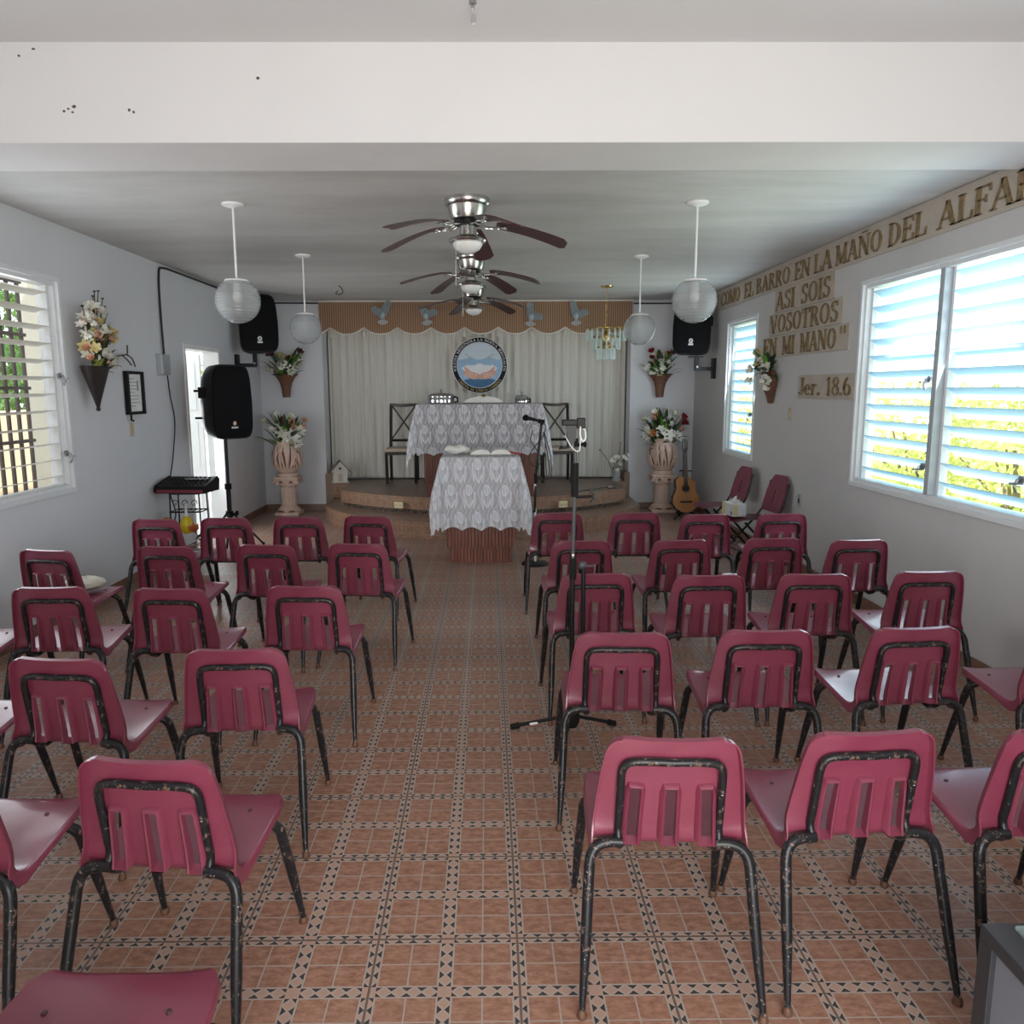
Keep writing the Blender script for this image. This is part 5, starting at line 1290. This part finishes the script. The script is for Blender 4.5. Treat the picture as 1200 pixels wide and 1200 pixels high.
for k in range(3):
    a = R(40+120*k); bm = BM(); tube(bm, [(.03*cos(a), .03*sin(a), .40), (.36*cos(a), .36*sin(a), .02)], .012, 8); lg = obj('leg', bm, 'black_metal', t, True)
    bm = BM(); tube(bm, [(.02*cos(a), .02*sin(a), .14), (.18*cos(a), .18*sin(a), .21)], .008, 6); obj('strut', bm, 'black_metal', lg)
    bm = BM(); ball(bm, (.365*cos(a), .365*sin(a), .018), .018, 8); obj('foot', bm, 'rubber', lg)
def bracket(loc, rot, label):
    t = thing('speaker_bracket', label, 'bracket', loc, rot, 'speaker wall brackets')
    bm = BM(); box(bm, -.05, .05, -.02, .02, -.13, .13, .004); obj('wall_plate', bm, 'black_metal', t)
    bm = BM(); box(bm, -.025, .025, -.24, -.01, -.03, .02, .004); box(bm, -.02, .02, -.25, -.20, -.02, .16, .004); box(bm, -.07, .07, -.32, -.15, .14, .155, .003); obj('arm', bm, 'black_metal', t)
    bm = BM(); tube(bm, [(-.04, -.225, .02), (.06, -.225, .02)], .012, 8); obj('bolt', bm, 'grey_metal', t)
speaker((-2.87, 10.02, 2.165), (R(-9), 0, R(22)), .47, .72, .36, 'black loudspeaker mounted high in the left corner behind a globe pendant', 'black loudspeakers', 'square')
speaker((2.63, 10.12, 2.125), (R(-9), 0, R(-20)), .47, .72, .36, 'black loudspeaker mounted high in the right corner behind a globe pendant', 'black loudspeakers', 'square')
bracket((XL+.02, 10.04, 2.03), R(90), 'black wall bracket under the left corner loudspeaker')
bracket((XR-.02, 10.12, 1.965), R(-90), 'black wall bracket under the right corner loudspeaker')

# ------------------------------------------------------------------ mixer on a wire stand with hanging ornaments
t = thing('wire_stand', 'black wire plant stand under the mixer', 'stand', (-2.89, 7.46, 0))
bm = BM()
for x in (-.15, .15):
    for y in (-.11, .11):
        b = BM(); tube(b, [(x, y, 0), (x*.92, y*.92, .745)], .0075, 8); obj('leg', b, 'black_metal', t, True)
for z, s in ((.735, .95), (.56, .97), (.14, 1.)):
    c = [(-.15*s, -.11*s, z), (.15*s, -.11*s, z), (.15*s, .11*s, z), (-.15*s, .11*s, z)]; tube(bm, c, .0065, 6, closed=True)
    for k in range(1, 6): tube(bm, [(-.15*s+.05*s*k, -.11*s, z), (-.15*s+.05*s*k, .11*s, z)], .004, 5)
obj('shelf_ring', bm, 'black_metal', t, True); bm = BM()
for k in range(3):
    cx = -.09+.09*k; tube(bm, [(cx+(.032-.0025*i)*cos(i*.7), -.108, .645+(.040-.003*i)*sin(i*.7)) for i in range(11)], .004, 5)
obj('scrollwork', bm, 'black_metal', t)
t = thing('audio_mixer', 'dark red and black audio mixer lying on the wire stand', 'mixer', (-2.89, 7.45, .747), R(-4))
bm = BM(); prism(bm, [(-.17, .0), (.15, .0), (.17, .10), (.12, .135), (-.15, .07), (-.17, .04)], -.24, .24, 'x'); bmesh.ops.bevel(bm, geom=bm.edges[:], offset=.006, segments=2, profile=.5, affect='EDGES'); obj('housing', bm, 'black', t)
for s in (-1, 1):
    bm = BM(); prism(bm, [(-.180, .01), (.155, .0), (.18, .105), (.13, .14), (-.155, .075), (-.180, .045)], s*.24-.006, s*.24+.006, 'x'); obj('side_cheek', bm, 'black', t)
bm = BM(); box(bm, -.225, .225, -.172, -.168, .008, .038, .001); obj('front_strip', bm, 'mixer_red', t)
bm = BM()
for i in range(10):
    for j in range(4):
        x = -.20+.044*i; y = -.10+.055*j; z = .07+.065*(y+.15)/.27; cyl(bm, .009, 0, .018, (x, y, z), 8)
obj('knobs', bm, 'black', t)['kind'] = 'stuff'
bm = BM(); box(bm, -.02, .20, .0, .10, .118, .122); xf(bm, list(bm.verts), T(0, 0, 0)); obj('label_strip', bm, 'paper_grey', t)
t = thing('yellow_balloon', 'yellow balloon-like ornament hanging from the wire stand', 'ornament', (-2.86, 7.30, .46))
bm = BM(); lathe(bm, [(0, -.10), (.03, -.095), (.062, -.055), (.066, -.01), (.05, .04), (.024, .07), (0, .074)], 18); obj('bulb', bm, simple('glossy_yellow', (.72, .50, .02), .3), t, True)
bm = BM(); lathe(bm, [(0, .068), (.02, .068), (.012, .12), (.004, .19), (0, .19)], 10); obj('neck', bm, 'white', t, True)
bm = BM(); lathe(bm, [(0, -.06), (.04, -.04), (.045, .01), (.03, .05), (0, .065)], 14, (0, 0, 0)); tag(obj('orange_ornament', bm, 'petal_o', None, True, (-3.10, 7.42, .44)), 'small orange ornament hanging by the cord on the left wall', 'ornament')
bm = BM(); tube(bm, [(0, 0, .06), (0, .0, .30)], .003, 5)
t = thing('potted_flower', 'orange artificial rose in a small white pot by the wire stand', 'plant', (-2.64, 7.16, 0))
bm = BM(); lathe(bm, [(0, 0), (.06, 0), (.085, .14), (.09, .15), (.075, .15), (.06, .10), (0, .10)], 18); obj('pot', bm, 'white', t, True)
bm = BM(); tube(bm, spline([(0, 0, .1), (-.03, 0, .28), (-.09, -.02, .42)], 4), .005, 6); obj('stem', bm, 'leafd', t)
obj('flower', bloom(Vector((-.09, -.02, .42)), Vector((.1, -.6, .6)), .062, 'rose'), 'petal_o', t, True)
bm = BM()
for k in range(12):
    a = k*2.4; petal(bm, Vector((-.04*(k % 3), 0, .14+.018*k)), Vector((cos(a), sin(a)*.8, .4)), Vector((0, 0, 1)), .13, .06, -.2)
obj('leaves', bm, 'leafd', t, True)

# ------------------------------------------------------------------ microphone stands
t = thing('microphone_stand', 'chrome and black microphone stand with round base beside the lectern', 'stand', (.47, 7.49, 0))
bm = BM(); lathe(bm, [(0, 0), (.135, 0), (.135, .012), (.12, .022), (.03, .032), (0, .032)], 32); obj('base', bm, 'black_metal', t, True)
bm = BM(); tube(bm, [(0, 0, .03), (-.005, 0, .82)], .011, 12); obj('lower_pole', bm, 'alu', t, True)
bm = BM(); tube(bm, [(-.005, 0, .52), (-.003, 0, .78)], .012, 12); tube(bm, [(-.005, 0, .80), (.055, 0, 1.40)], .012, 12); obj('upper_pole', bm, 'black_metal', t, True)
bm = BM(); cyl(bm, .018, .80, .90, n=14); obj('clutch', bm, 'rubber', t, True)
bm = BM(); tube(bm, [(.055, 0, 1.37), (.055, -.005, 1.405), (.03, -.02, 1.415)], .016, 10); box(bm, .02, .085, -.03, .02, 1.385, 1.42, .006); obj('clip', bm, 'rubber', t, True)
mic = thing('microphone', 'black handheld microphone clipped to the stand beside the lectern, pointing left', 'microphone', (.47, 7.48, 1.412))
bm = BM(); tube(bm, [(.02, 0, .0), (-.055, -.01, .018), (-.075, -.012, .022)], [.012, .018, .019], 14); obj('handle', bm, 'black', mic, True)
bm = BM(); ball(bm, (-.098, -.014, .026), .030, 16, (1.1, 1, 1)); obj('windscreen', bm, 'grille', mic, True)
bm = BM()
tube(bm, spline([(.50, 7.48, 1.41), (.56, 7.46, 1.36), (.53, 7.46, 1.25), (.45, 7.46, 1.15), (.40, 7.45, 1.06), (.44, 7.45, .98), (.50, 7.46, .99), (.55, 7.45, 1.06), (.56, 7.46, 1.2), (.54, 7.46, 1.3), (.58, 7.46, 1.1), (.60, 7.45, .92), (.56, 7.46, .84), (.50, 7.46, .90), (.49, 7.46, 1.1), (.42, 7.46, 1.22), (.44, 7.46, 1.32)], 6), .005, 6)
tube(bm, spline([(.55, 7.46, 1.30), (.61, 7.46, 1.08), (.62, 7.46, .90), (.58, 7.46, .86), (.56, 7.46, 1.1)], 6), .005, 6)
tag(obj('microphone_cable', bm, 'cable', None, True), 'black microphone cable looped over the stand beside the lectern', 'cable')
# tripod stand in the right block of chairs
sx, sy = .41, 3.64
t = thing('tripod_stand', 'tall black tripod stand standing among the chairs right of the aisle', 'stand', (sx, sy, 0))
bm = BM(); tube(bm, [(0, 0, .10), (-.002, 0, .86)], .012, 12); obj('lower_tube', bm, 'black_metal', t, True)
bm = BM(); tube(bm, [(-.002, 0, .80), (.006, 0, 1.46)], .0085, 12); obj('upper_tube', bm, 'dark_tube', t, True)
bm = BM(); lathe(bm, [(0, .05), (.03, .05), (.042, .08), (.04, .13), (.028, .17), (0, .17)], 16); obj('hub', bm, 'rubber', t, True)
bm = BM(); cyl(bm, .017, .80, .92, n=14); cyl(bm, .018, 1.20, 1.36, (.004, 0, 0), 14); obj('clutch', bm, 'rubber', t, True)
bm = BM(); lathe(bm, [(0, .905), (.008, .905), (.0095, .915), (.008, .925), (0, .925)], 10, (-.002, -.012, 0)); obj('pin', bm, 'steel', t, True)
for (fx, fy), band in (((-.285, .07), True), ((.225, .10), False), ((-.06, -.17), False)):
    bm = BM(); tube(bm, [(fx*.08, fy*.08, .10), (fx, fy, .02)], .0095, 10); lg = obj('leg', bm, 'black_metal', t, True)
    d = Vector((fx, fy, -.08)).normalized(); bm = BM(); tube(bm, [Vector((fx, fy, .02))-d*.03, Vector((fx, fy, .018))+d*.012], .0155, 10); obj('foot', bm, 'rubber', lg, True)
    if band: bm = BM(); tube(bm, [Vector((fx, fy, .02))-d*.13, Vector((fx, fy, .02))-d*.09], .0105, 10); obj('band', bm, 'white', lg, True)
bm = BM(); tube(bm, [(.050, -.02, .44), (.048, -.02, .86)], .0115, 10); cyl(bm, .02, .36, .50, (.05, -.02, 0), 12); bb = obj('folded_boom', bm, 'black_metal', t, True)
bm = BM(); ball(bm, (.043, -.02, .87), .022, 12, (1, .6, 1)); tube(bm, [(.04, -.035, .87), (.085, -.04, .873)], .005, 8); ball(bm, (.088, -.04, .874), .008, 8); obj('boom_joint', bm, 'dark_tube', bb, True)
bm = BM(); tube(bm, [(.01, -.01, 1.20), (.085, -.02, 1.205)], .007, 8); tube(bm, [(.075, -.02, 1.17), (.095, -.02, 1.19), (.095, -.02, 1.22), (.075, -.02, 1.235)], .007, 6); tube(bm, [(.02, 0, 1.225), (.19, .02, 1.245)], .003, 6); box(bm, .16, .20, .005, .03, 1.235, 1.255, .004); obj('side_arm', bm, 'black_metal', t, True)
ph = thing('phone_holder', 'black clamp holder with a white cable at the top of the tripod stand', 'holder', (sx+.008, sy, 1.452))
ph.scale = (.80, .80, .80)
bm = BM(); box(bm, -.085, .035, -.03, .02, .105, .140, .006); box(bm, .0, .05, -.035, -.01, .09, .150, .005); obj('clamp', bm, 'black', ph)
bm = BM(); prism(bm, [(-.06, .105), (.0, .105), (-.005, .02), (-.04, -.03), (-.05, .02)], -.02, .01, 'y'); tube(bm, [(-.04, 0, -.02), (-.10, -.01, -.03), (-.085, -.01, -.015)], .007, 6); obj('bracket', bm, 'black_metal', ph)
bm = BM(); tube(bm, [(0, 0, -.02), (0, 0, .03)], .013, 10); tube(bm, [(.0, 0, -.01), (.045, -.01, -.005)], .010, 8); ball(bm, (.05, -.012, -.005), .018, 10, (.7, 1, 1)); obj('knob', bm, 'rubber', ph, True)
bm = BM(); tube(bm, spline([(.02, -.035, .10), (.018, -.045, .05), (.035, -.05, .015), (.05, -.045, .04), (.045, -.04, .08), (.035, -.04, .085)], 6), .0045, 6); tube(bm, spline([(.02, -.04, .04), (.012, -.05, -.04), (-.03, -.05, -.02), (-.07, -.04, .05)], 6), .003, 6); obj('cable', bm, 'white_cable', ph, True)

# ------------------------------------------------------------------ guitar on its stand
t = thing('classical_guitar', 'amber cutaway classical guitar leaning on its stand in the right corner', 'guitar', (2.655, 10.20, .075), (R(-10), 0, R(4)))
def gbody(n=72):
    pts = []
    keyz = [0, .02, .06, .13, .21, .27, .33, .39, .44, .475, .49]; keyw = [0, .085, .145, .183, .178, .148, .126, .135, .132, .095, 0]
    def w(z):
        for (a, wa), (b, wb) in zip(zip(keyz, keyw), zip(keyz[1:], keyw[1:])):
            if a <= z <= b:
                u = (z-a)/(b-a)
                if a == 0: return wb*math.sqrt(max(0, 1-(1-u)**2))
                if b == .49: return wa*math.sqrt(max(0, 1-u*u))
                u = u*u*(3-2*u); return wa+(wb-wa)*u
        return 0
    zs = [.49*(.5-.5*cos(PI*i/(n//2))) for i in range(n//2+1)]
    L = [(-w(z), z) for z in zs]; Rr = []
    for z in zs:
        x = w(z)
        if z > .385: x = min(x, max(.035, .125-1.05*max(0, z-.40)-.0)) if z > .43 else x
        Rr.append((x, z))
    return L+Rr[::-1][1:-1]
gb = gbody(); bm = BM(); prism(bm, gb, 0, .085, 'y'); bmesh.ops.remove_doubles(bm, verts=bm.verts, dist=1e-4); obj('body', bm, 'rosewood', t)
bm = BM(); c = Vector((0, .24)); prism(bm, [((x)*.985, .24+(z-.24)*.985) for x, z in gb], -.004, .002, 'y'); tp = obj('soundboard', bm, 'spruce', t)
bm = BM(); prism(bm, [(.043*cos(a), .325+.043*sin(a)) for a in [2*PI*i/28 for i in range(28)]], -.0055, -.003, 'y'); obj('sound_hole', bm, 'grille', tp)
bm = BM()
for r in (.048, .056): tube(bm, [(r*cos(a), -.0045, .325+r*sin(a)) for a in [2*PI*i/32 for i in range(32)]], .0025, 5, closed=True)
obj('rosette', bm, 'rosewood', tp)
bm = BM(); box(bm, -.085, .085, -.012, -.003, .135, .158, .003); obj('bridge', bm, 'darkwood', tp)
bm = BM(); prism(bm, [(-.028, .37), (.028, .37), (.024, .81), (-.024, .81)], -.016, .018, 'y'); nk = obj('neck', bm, 'rosewood', t)
bm = BM()
for k in range(14): z = .80-.036*k*(1-.012*k); box(bm, -.026, .026, -.0175, -.016, z, z+.002)
obj('frets', bm, 'grey_metal', nk)
bm = BM(); prism(bm, [(-.025, .81), (.025, .81), (.036, .85), (.038, .95), (.022, .975), (.008, .972), (0, .985), (-.008, .972), (-.022, .975), (-.038, .95), (-.036, .85)], -.006, .016, 'y'); hd = obj('headstock', bm, 'darkwood', t)
bm = BM()
for s in (-1, 1):
    for k in range(3):
        z = .865+.033*k; tube(bm, [(s*.03, .006, z), (s*.05, .006, z)], .0035, 6); ball(bm, (s*.053, .006, z), .008, 8, (.7, 1.2, 1))
    tube(bm, [(s*.016, -.0065, .86), (s*.016, -.0065, .945)], .0022, 5)
obj('tuners', bm, 'ivory', hd)
bm = BM()
for k in range(6): x = -.019+.0076*k; tube(bm, [(x*1.3, -.013, .15), (x, -.019, .81)], .0009, 4)
obj('strings', bm, 'grey_metal', t)
t = thing('guitar_stand', 'black folding guitar stand holding the classical guitar', 'stand', (2.655, 10.22, 0))
bm = BM(); tube(bm, [(0, .16, .03), (0, .20, .60)], .011, 8); tube(bm, [(-.06, .155, .62), (.06, .155, .62)], .009, 8); tube(bm, [(0, .20, .60), (0, .155, .62)], .009, 8)
for s in (-1, 1): tube(bm, [(s*.06, .155, .62), (s*.075, .09, .62)], .009, 8)
obj('mast', bm, 'black_metal', t, True)
for s in (-1, 1):
    bm = BM(); tube(bm, [(0, .16, .10), (s*.20, -.18, .012)], .010, 8); obj('leg', bm, 'black_metal', t, True)
    bm = BM(); tube(bm, [(0, .16, .12), (s*.10, .10, .055), (s*.10, -.06, .045), (s*.10, -.075, .085)], .009, 8); obj('cradle_arm', bm, 'rubber', t, True)
bm = BM(); tube(bm, [(0, .16, .04), (0, .34, .012)], .010, 8); obj('leg', bm, 'black_metal', t, True)

# ------------------------------------------------------------------ small things on the stage
t = thing('birdhouse', 'small whitewashed wooden birdhouse on the left corner of the stage', 'birdhouse', (-2.10, 11.04, .412), R(14))
bm = BM(); prism(bm, [(-.10, 0), (.10, 0), (.10, .17), (0, .285), (-.10, .17)], -.07, .07, 'y'); box(bm, -.12, .12, -.085, .085, 0, .012, .002); obj('walls', bm, 'birdwhite', t)
bm = BM()
for s in (-1, 1): prism(bm, [(s*.0, .30), (s*.135, .147), (s*.142, .157), (0, .318)], -.095, .095, 'y')
obj('roof', bm, 'birdroof', t)
bm = BM()
for s in (-1, 1): prism(bm, [(s*.0, .298), (s*.13, .15), (s*.12, .142), (0, .278)], -.099, -.09, 'y')
obj('roof_edge', bm, 'birdwhite', t)
bm = BM(); cyl(bm, .017, -.002, .003, n=14); xf(bm, list(bm.verts), T(0, -.071, .20) @ RX(R(90))); obj('entrance_hole', bm, 'grille', t)
bm = BM(); prism(bm, [(-.032, .015), (-.032, .10)]+[(.032*cos(R(a)), .10+.03*sin(R(a))) for a in range(180, -1, -20)]+[(.032, .015)], -.075, -.07, 'y'); dr = obj('little_door', bm, 'seat_cream', t)
bm = BM(); tube(bm, [(-.036, -.073, .015), (-.036, -.073, .10)]+[(.036*cos(R(a)), -.073, .10+.034*sin(R(a))) for a in range(180, -1, -20)]+[(.036, -.073, .015)], .004, 5); obj('door_arch', bm, 'birdwhite', dr)
t = thing('glass_vase', 'clear glass vase on the right end of the stage', 'vase', (1.845, 11.0, .412))
bm = BM(); lathe(bm, [(0, 0), (.060, 0), (.065, .01), (.05, .05), (.055, .12), (.068, .20), (.062, .20), (.048, .12), (.044, .05), (0, .04)], 24); obj('glass', bm, 'clear_glass', t, True)
bouquet('flower_sprig', 'sparse white artificial flowers in the glass vase on the stage', (1.845, 11.0, .55),
        [(.0, -.02, .19, .045, 'lily', 'petal_w'), (.10, -.03, .18, .05, 'lily', 'petal_w'), (.04, -.04, .10, .05, 'cluster', 'petal_w'), (-.05, -.04, .15, .045, 'lily', 'petal_w'), (.16, 0, .21, .035, 'lily', 'petal_w'), (.05, 0, .40, .014, 'rose', 'leafd'), (-.24, -.02, .30, .02, 'rose', 'leafd'), (.0, -.05, .02, .04, 'cluster', 'petal_w')],
        [(.08, -.04, .08, .04, 'leafd'), (.12, -.03, .05, .04, 'leafd'), (-.06, -.04, .06, .04, 'leafd'), (.05, 0, .30, .02, 'leafd')], None, -.10)

# ------------------------------------------------------------------ charcoal cabinet at the lower right
t = thing('low_cabinet', 'charcoal low cabinet at the lower right corner of the picture', 'cabinet', (1.115, .55, 0))
Wc, Dc, Hc = 1.1, 1.035, .50
bm = BM(); box(bm, 0, Wc, 0, Dc, Hc-.035, Hc, .003); obj('top', bm, 'cab_black', t)
bm = BM(); box(bm, 0, .035, Dc-.045, Dc, 0, Hc-.035, .002); box(bm, 0, .035, 0, .045, 0, Hc-.035, .002); box(bm, 0, .035, .045, Dc-.045, 0, .05, .002); obj('side_frame', bm, 'cab_black', t)
bm = BM(); box(bm, .012, .030, Dc-.17, Dc-.045, .05, Hc-.035); obj('side_stile', bm, 'cab_grey', t)
bm = BM(); box(bm, .018, .030, .045, Dc-.17, .05, Hc-.035); obj('side_panel', bm, 'greywood', t)
bm = BM(); box(bm, .035, Wc, Dc-.03, Dc-.005, .0, Hc-.035); box(bm, Wc-.03, Wc, 0, Dc-.03, 0, Hc-.035); box(bm, .035, Wc-.03, 0, .02, 0, Hc-.035); obj('carcass', bm, 'cab_black', t)
bm = BM(); box(bm, 0, 1.0, 0, .90, 0, .010, .002); tag(obj('glass_sheet', bm, 'plate_glass', None, False, (1.175, .66, .502)), 'clear glass sheet with green edge lying on the charcoal cabinet', 'glass')

# ------------------------------------------------------------------ hooks in the ceiling
t = thing('ceiling_hook', 'small metal hook with a capped end hanging from the near ceiling', 'hook', (-.05, 3.585, ZN))
bm = BM(); lathe(bm, [(0, 0), (.016, 0), (.016, -.012), (.006, -.016), (.006, -.03), (0, -.03)], 14); obj('base', bm, 'grey_metal', t, True)
bm = BM(); tube(bm, [(0, 0, -.025), (-.008, 0, -.045), (0, 0, -.058)], .004, 6); tube(bm, [(0, 0, -.055), (.002, 0, -.088)], .011, 10); obj('capped_end', bm, 'steel', t, True)
bm = BM(); tube(bm, spline([(0, 0, 0), (.03, 0, -.02), (.05, 0, -.07), (.02, 0, -.10), (-.03, 0, -.09), (-.01, 0, -.06)], 5), .006, 6); tag(obj('wire_hook', bm, 'grate', None, True, (-1.75, 9.5, ZC)), 'bent dark wire hook in the ceiling before the left end of the valance', 'hook')

# ------------------------------------------------------------------ camera
cd = bpy.data.cameras.new('camera'); cam = bpy.data.objects.new('camera', cd); COL.objects.link(cam); scene.camera = cam
p, yw, ro = R(8.9209), R(.5246), R(-.2397)
f = Vector((sin(yw)*cos(p), cos(yw)*cos(p), -sin(p))); r = Vector((cos(yw), -sin(yw), 0)); u = r.cross(f)
r, u = cos(ro)*r+sin(ro)*u, -sin(ro)*r+cos(ro)*u
cam.matrix_world = Matrix(((r.x, u.x, -f.x, 0), (r.y, u.y, -f.y, 0), (r.z, u.z, -f.z, 1.7), (0, 0, 0, 1)))
cd.sensor_width = 36; cd.lens = 908.9/1200*36; cd.shift_x = (600-579.4)/1200; cd.clip_start = .05; cd.clip_end = 200

# ------------------------------------------------------------------ light
wd = bpy.data.worlds.new('sky'); scene.world = wd; wd.use_nodes = True
bg = wd.node_tree.nodes['Background']; bg.inputs[0].default_value = (.82, .92, 1., 1); bg.inputs[1].default_value = 2.6
sd = bpy.data.lights.new('sun', 'SUN'); sd.energy = 13.0; sd.angle = R(.8); sd.color = (1., .95, .86)
so = bpy.data.objects.new('sun', sd); COL.objects.link(so)
so.rotation_euler = Vector((-.42, .16, -.88)).to_track_quat('-Z', 'Y').to_euler()
def area(name, loc, direction, sx, sy, power, color):
    a = bpy.data.lights.new(name, 'AREA'); a.shape = 'RECTANGLE'; a.size = sx; a.size_y = sy; a.energy = power; a.color = color
    o = bpy.data.objects.new(name, a); COL.objects.link(o); o.location = loc; o.rotation_euler = Vector(direction).to_track_quat('-Z', 'Z').to_euler(); return o
area('entrance_daylight', ((EA+EB)/2, YR+.02, 1.35), (0, 1, .0), 2.2, 2.2, 128, (1., .97, .93))
area('large_window_daylight', (XR+.01, (W1[0]+W1[1])/2, 1.73), (-1, 0, .3), 1.9, 1.45, 28, (.80, .92, 1.))  # unseen lamps added in the side windows and door to brighten the hall
area('small_window_daylight', (XR+.01, (W2[0]+W2[1])/2, 1.71), (-1, 0, .12), .95, 1.45, 24, (.80, .92, 1.))
area('left_window_daylight', (XL-.01, (WL[0]+WL[1])/2, 1.74), (1, 0, .05), 1.9, 1.45, 24, (.88, .94, 1.))
area('door_daylight', (XL-.10, (DL[0]+DL[1])/2, 1.1), (1, 0, 0), .95, 2.1, 28, (.95, .97, 1.))
scene.view_settings.view_transform = 'Standard'; scene.view_settings.look = 'None'; scene.view_settings.gamma = 1; scene.view_settings.use_curve_mapping = False
scene.view_settings.exposure = 0.08
scene.cycles.use_denoising = True
scene.cycles.max_bounces = 8; scene.cycles.transparent_max_bounces = 24
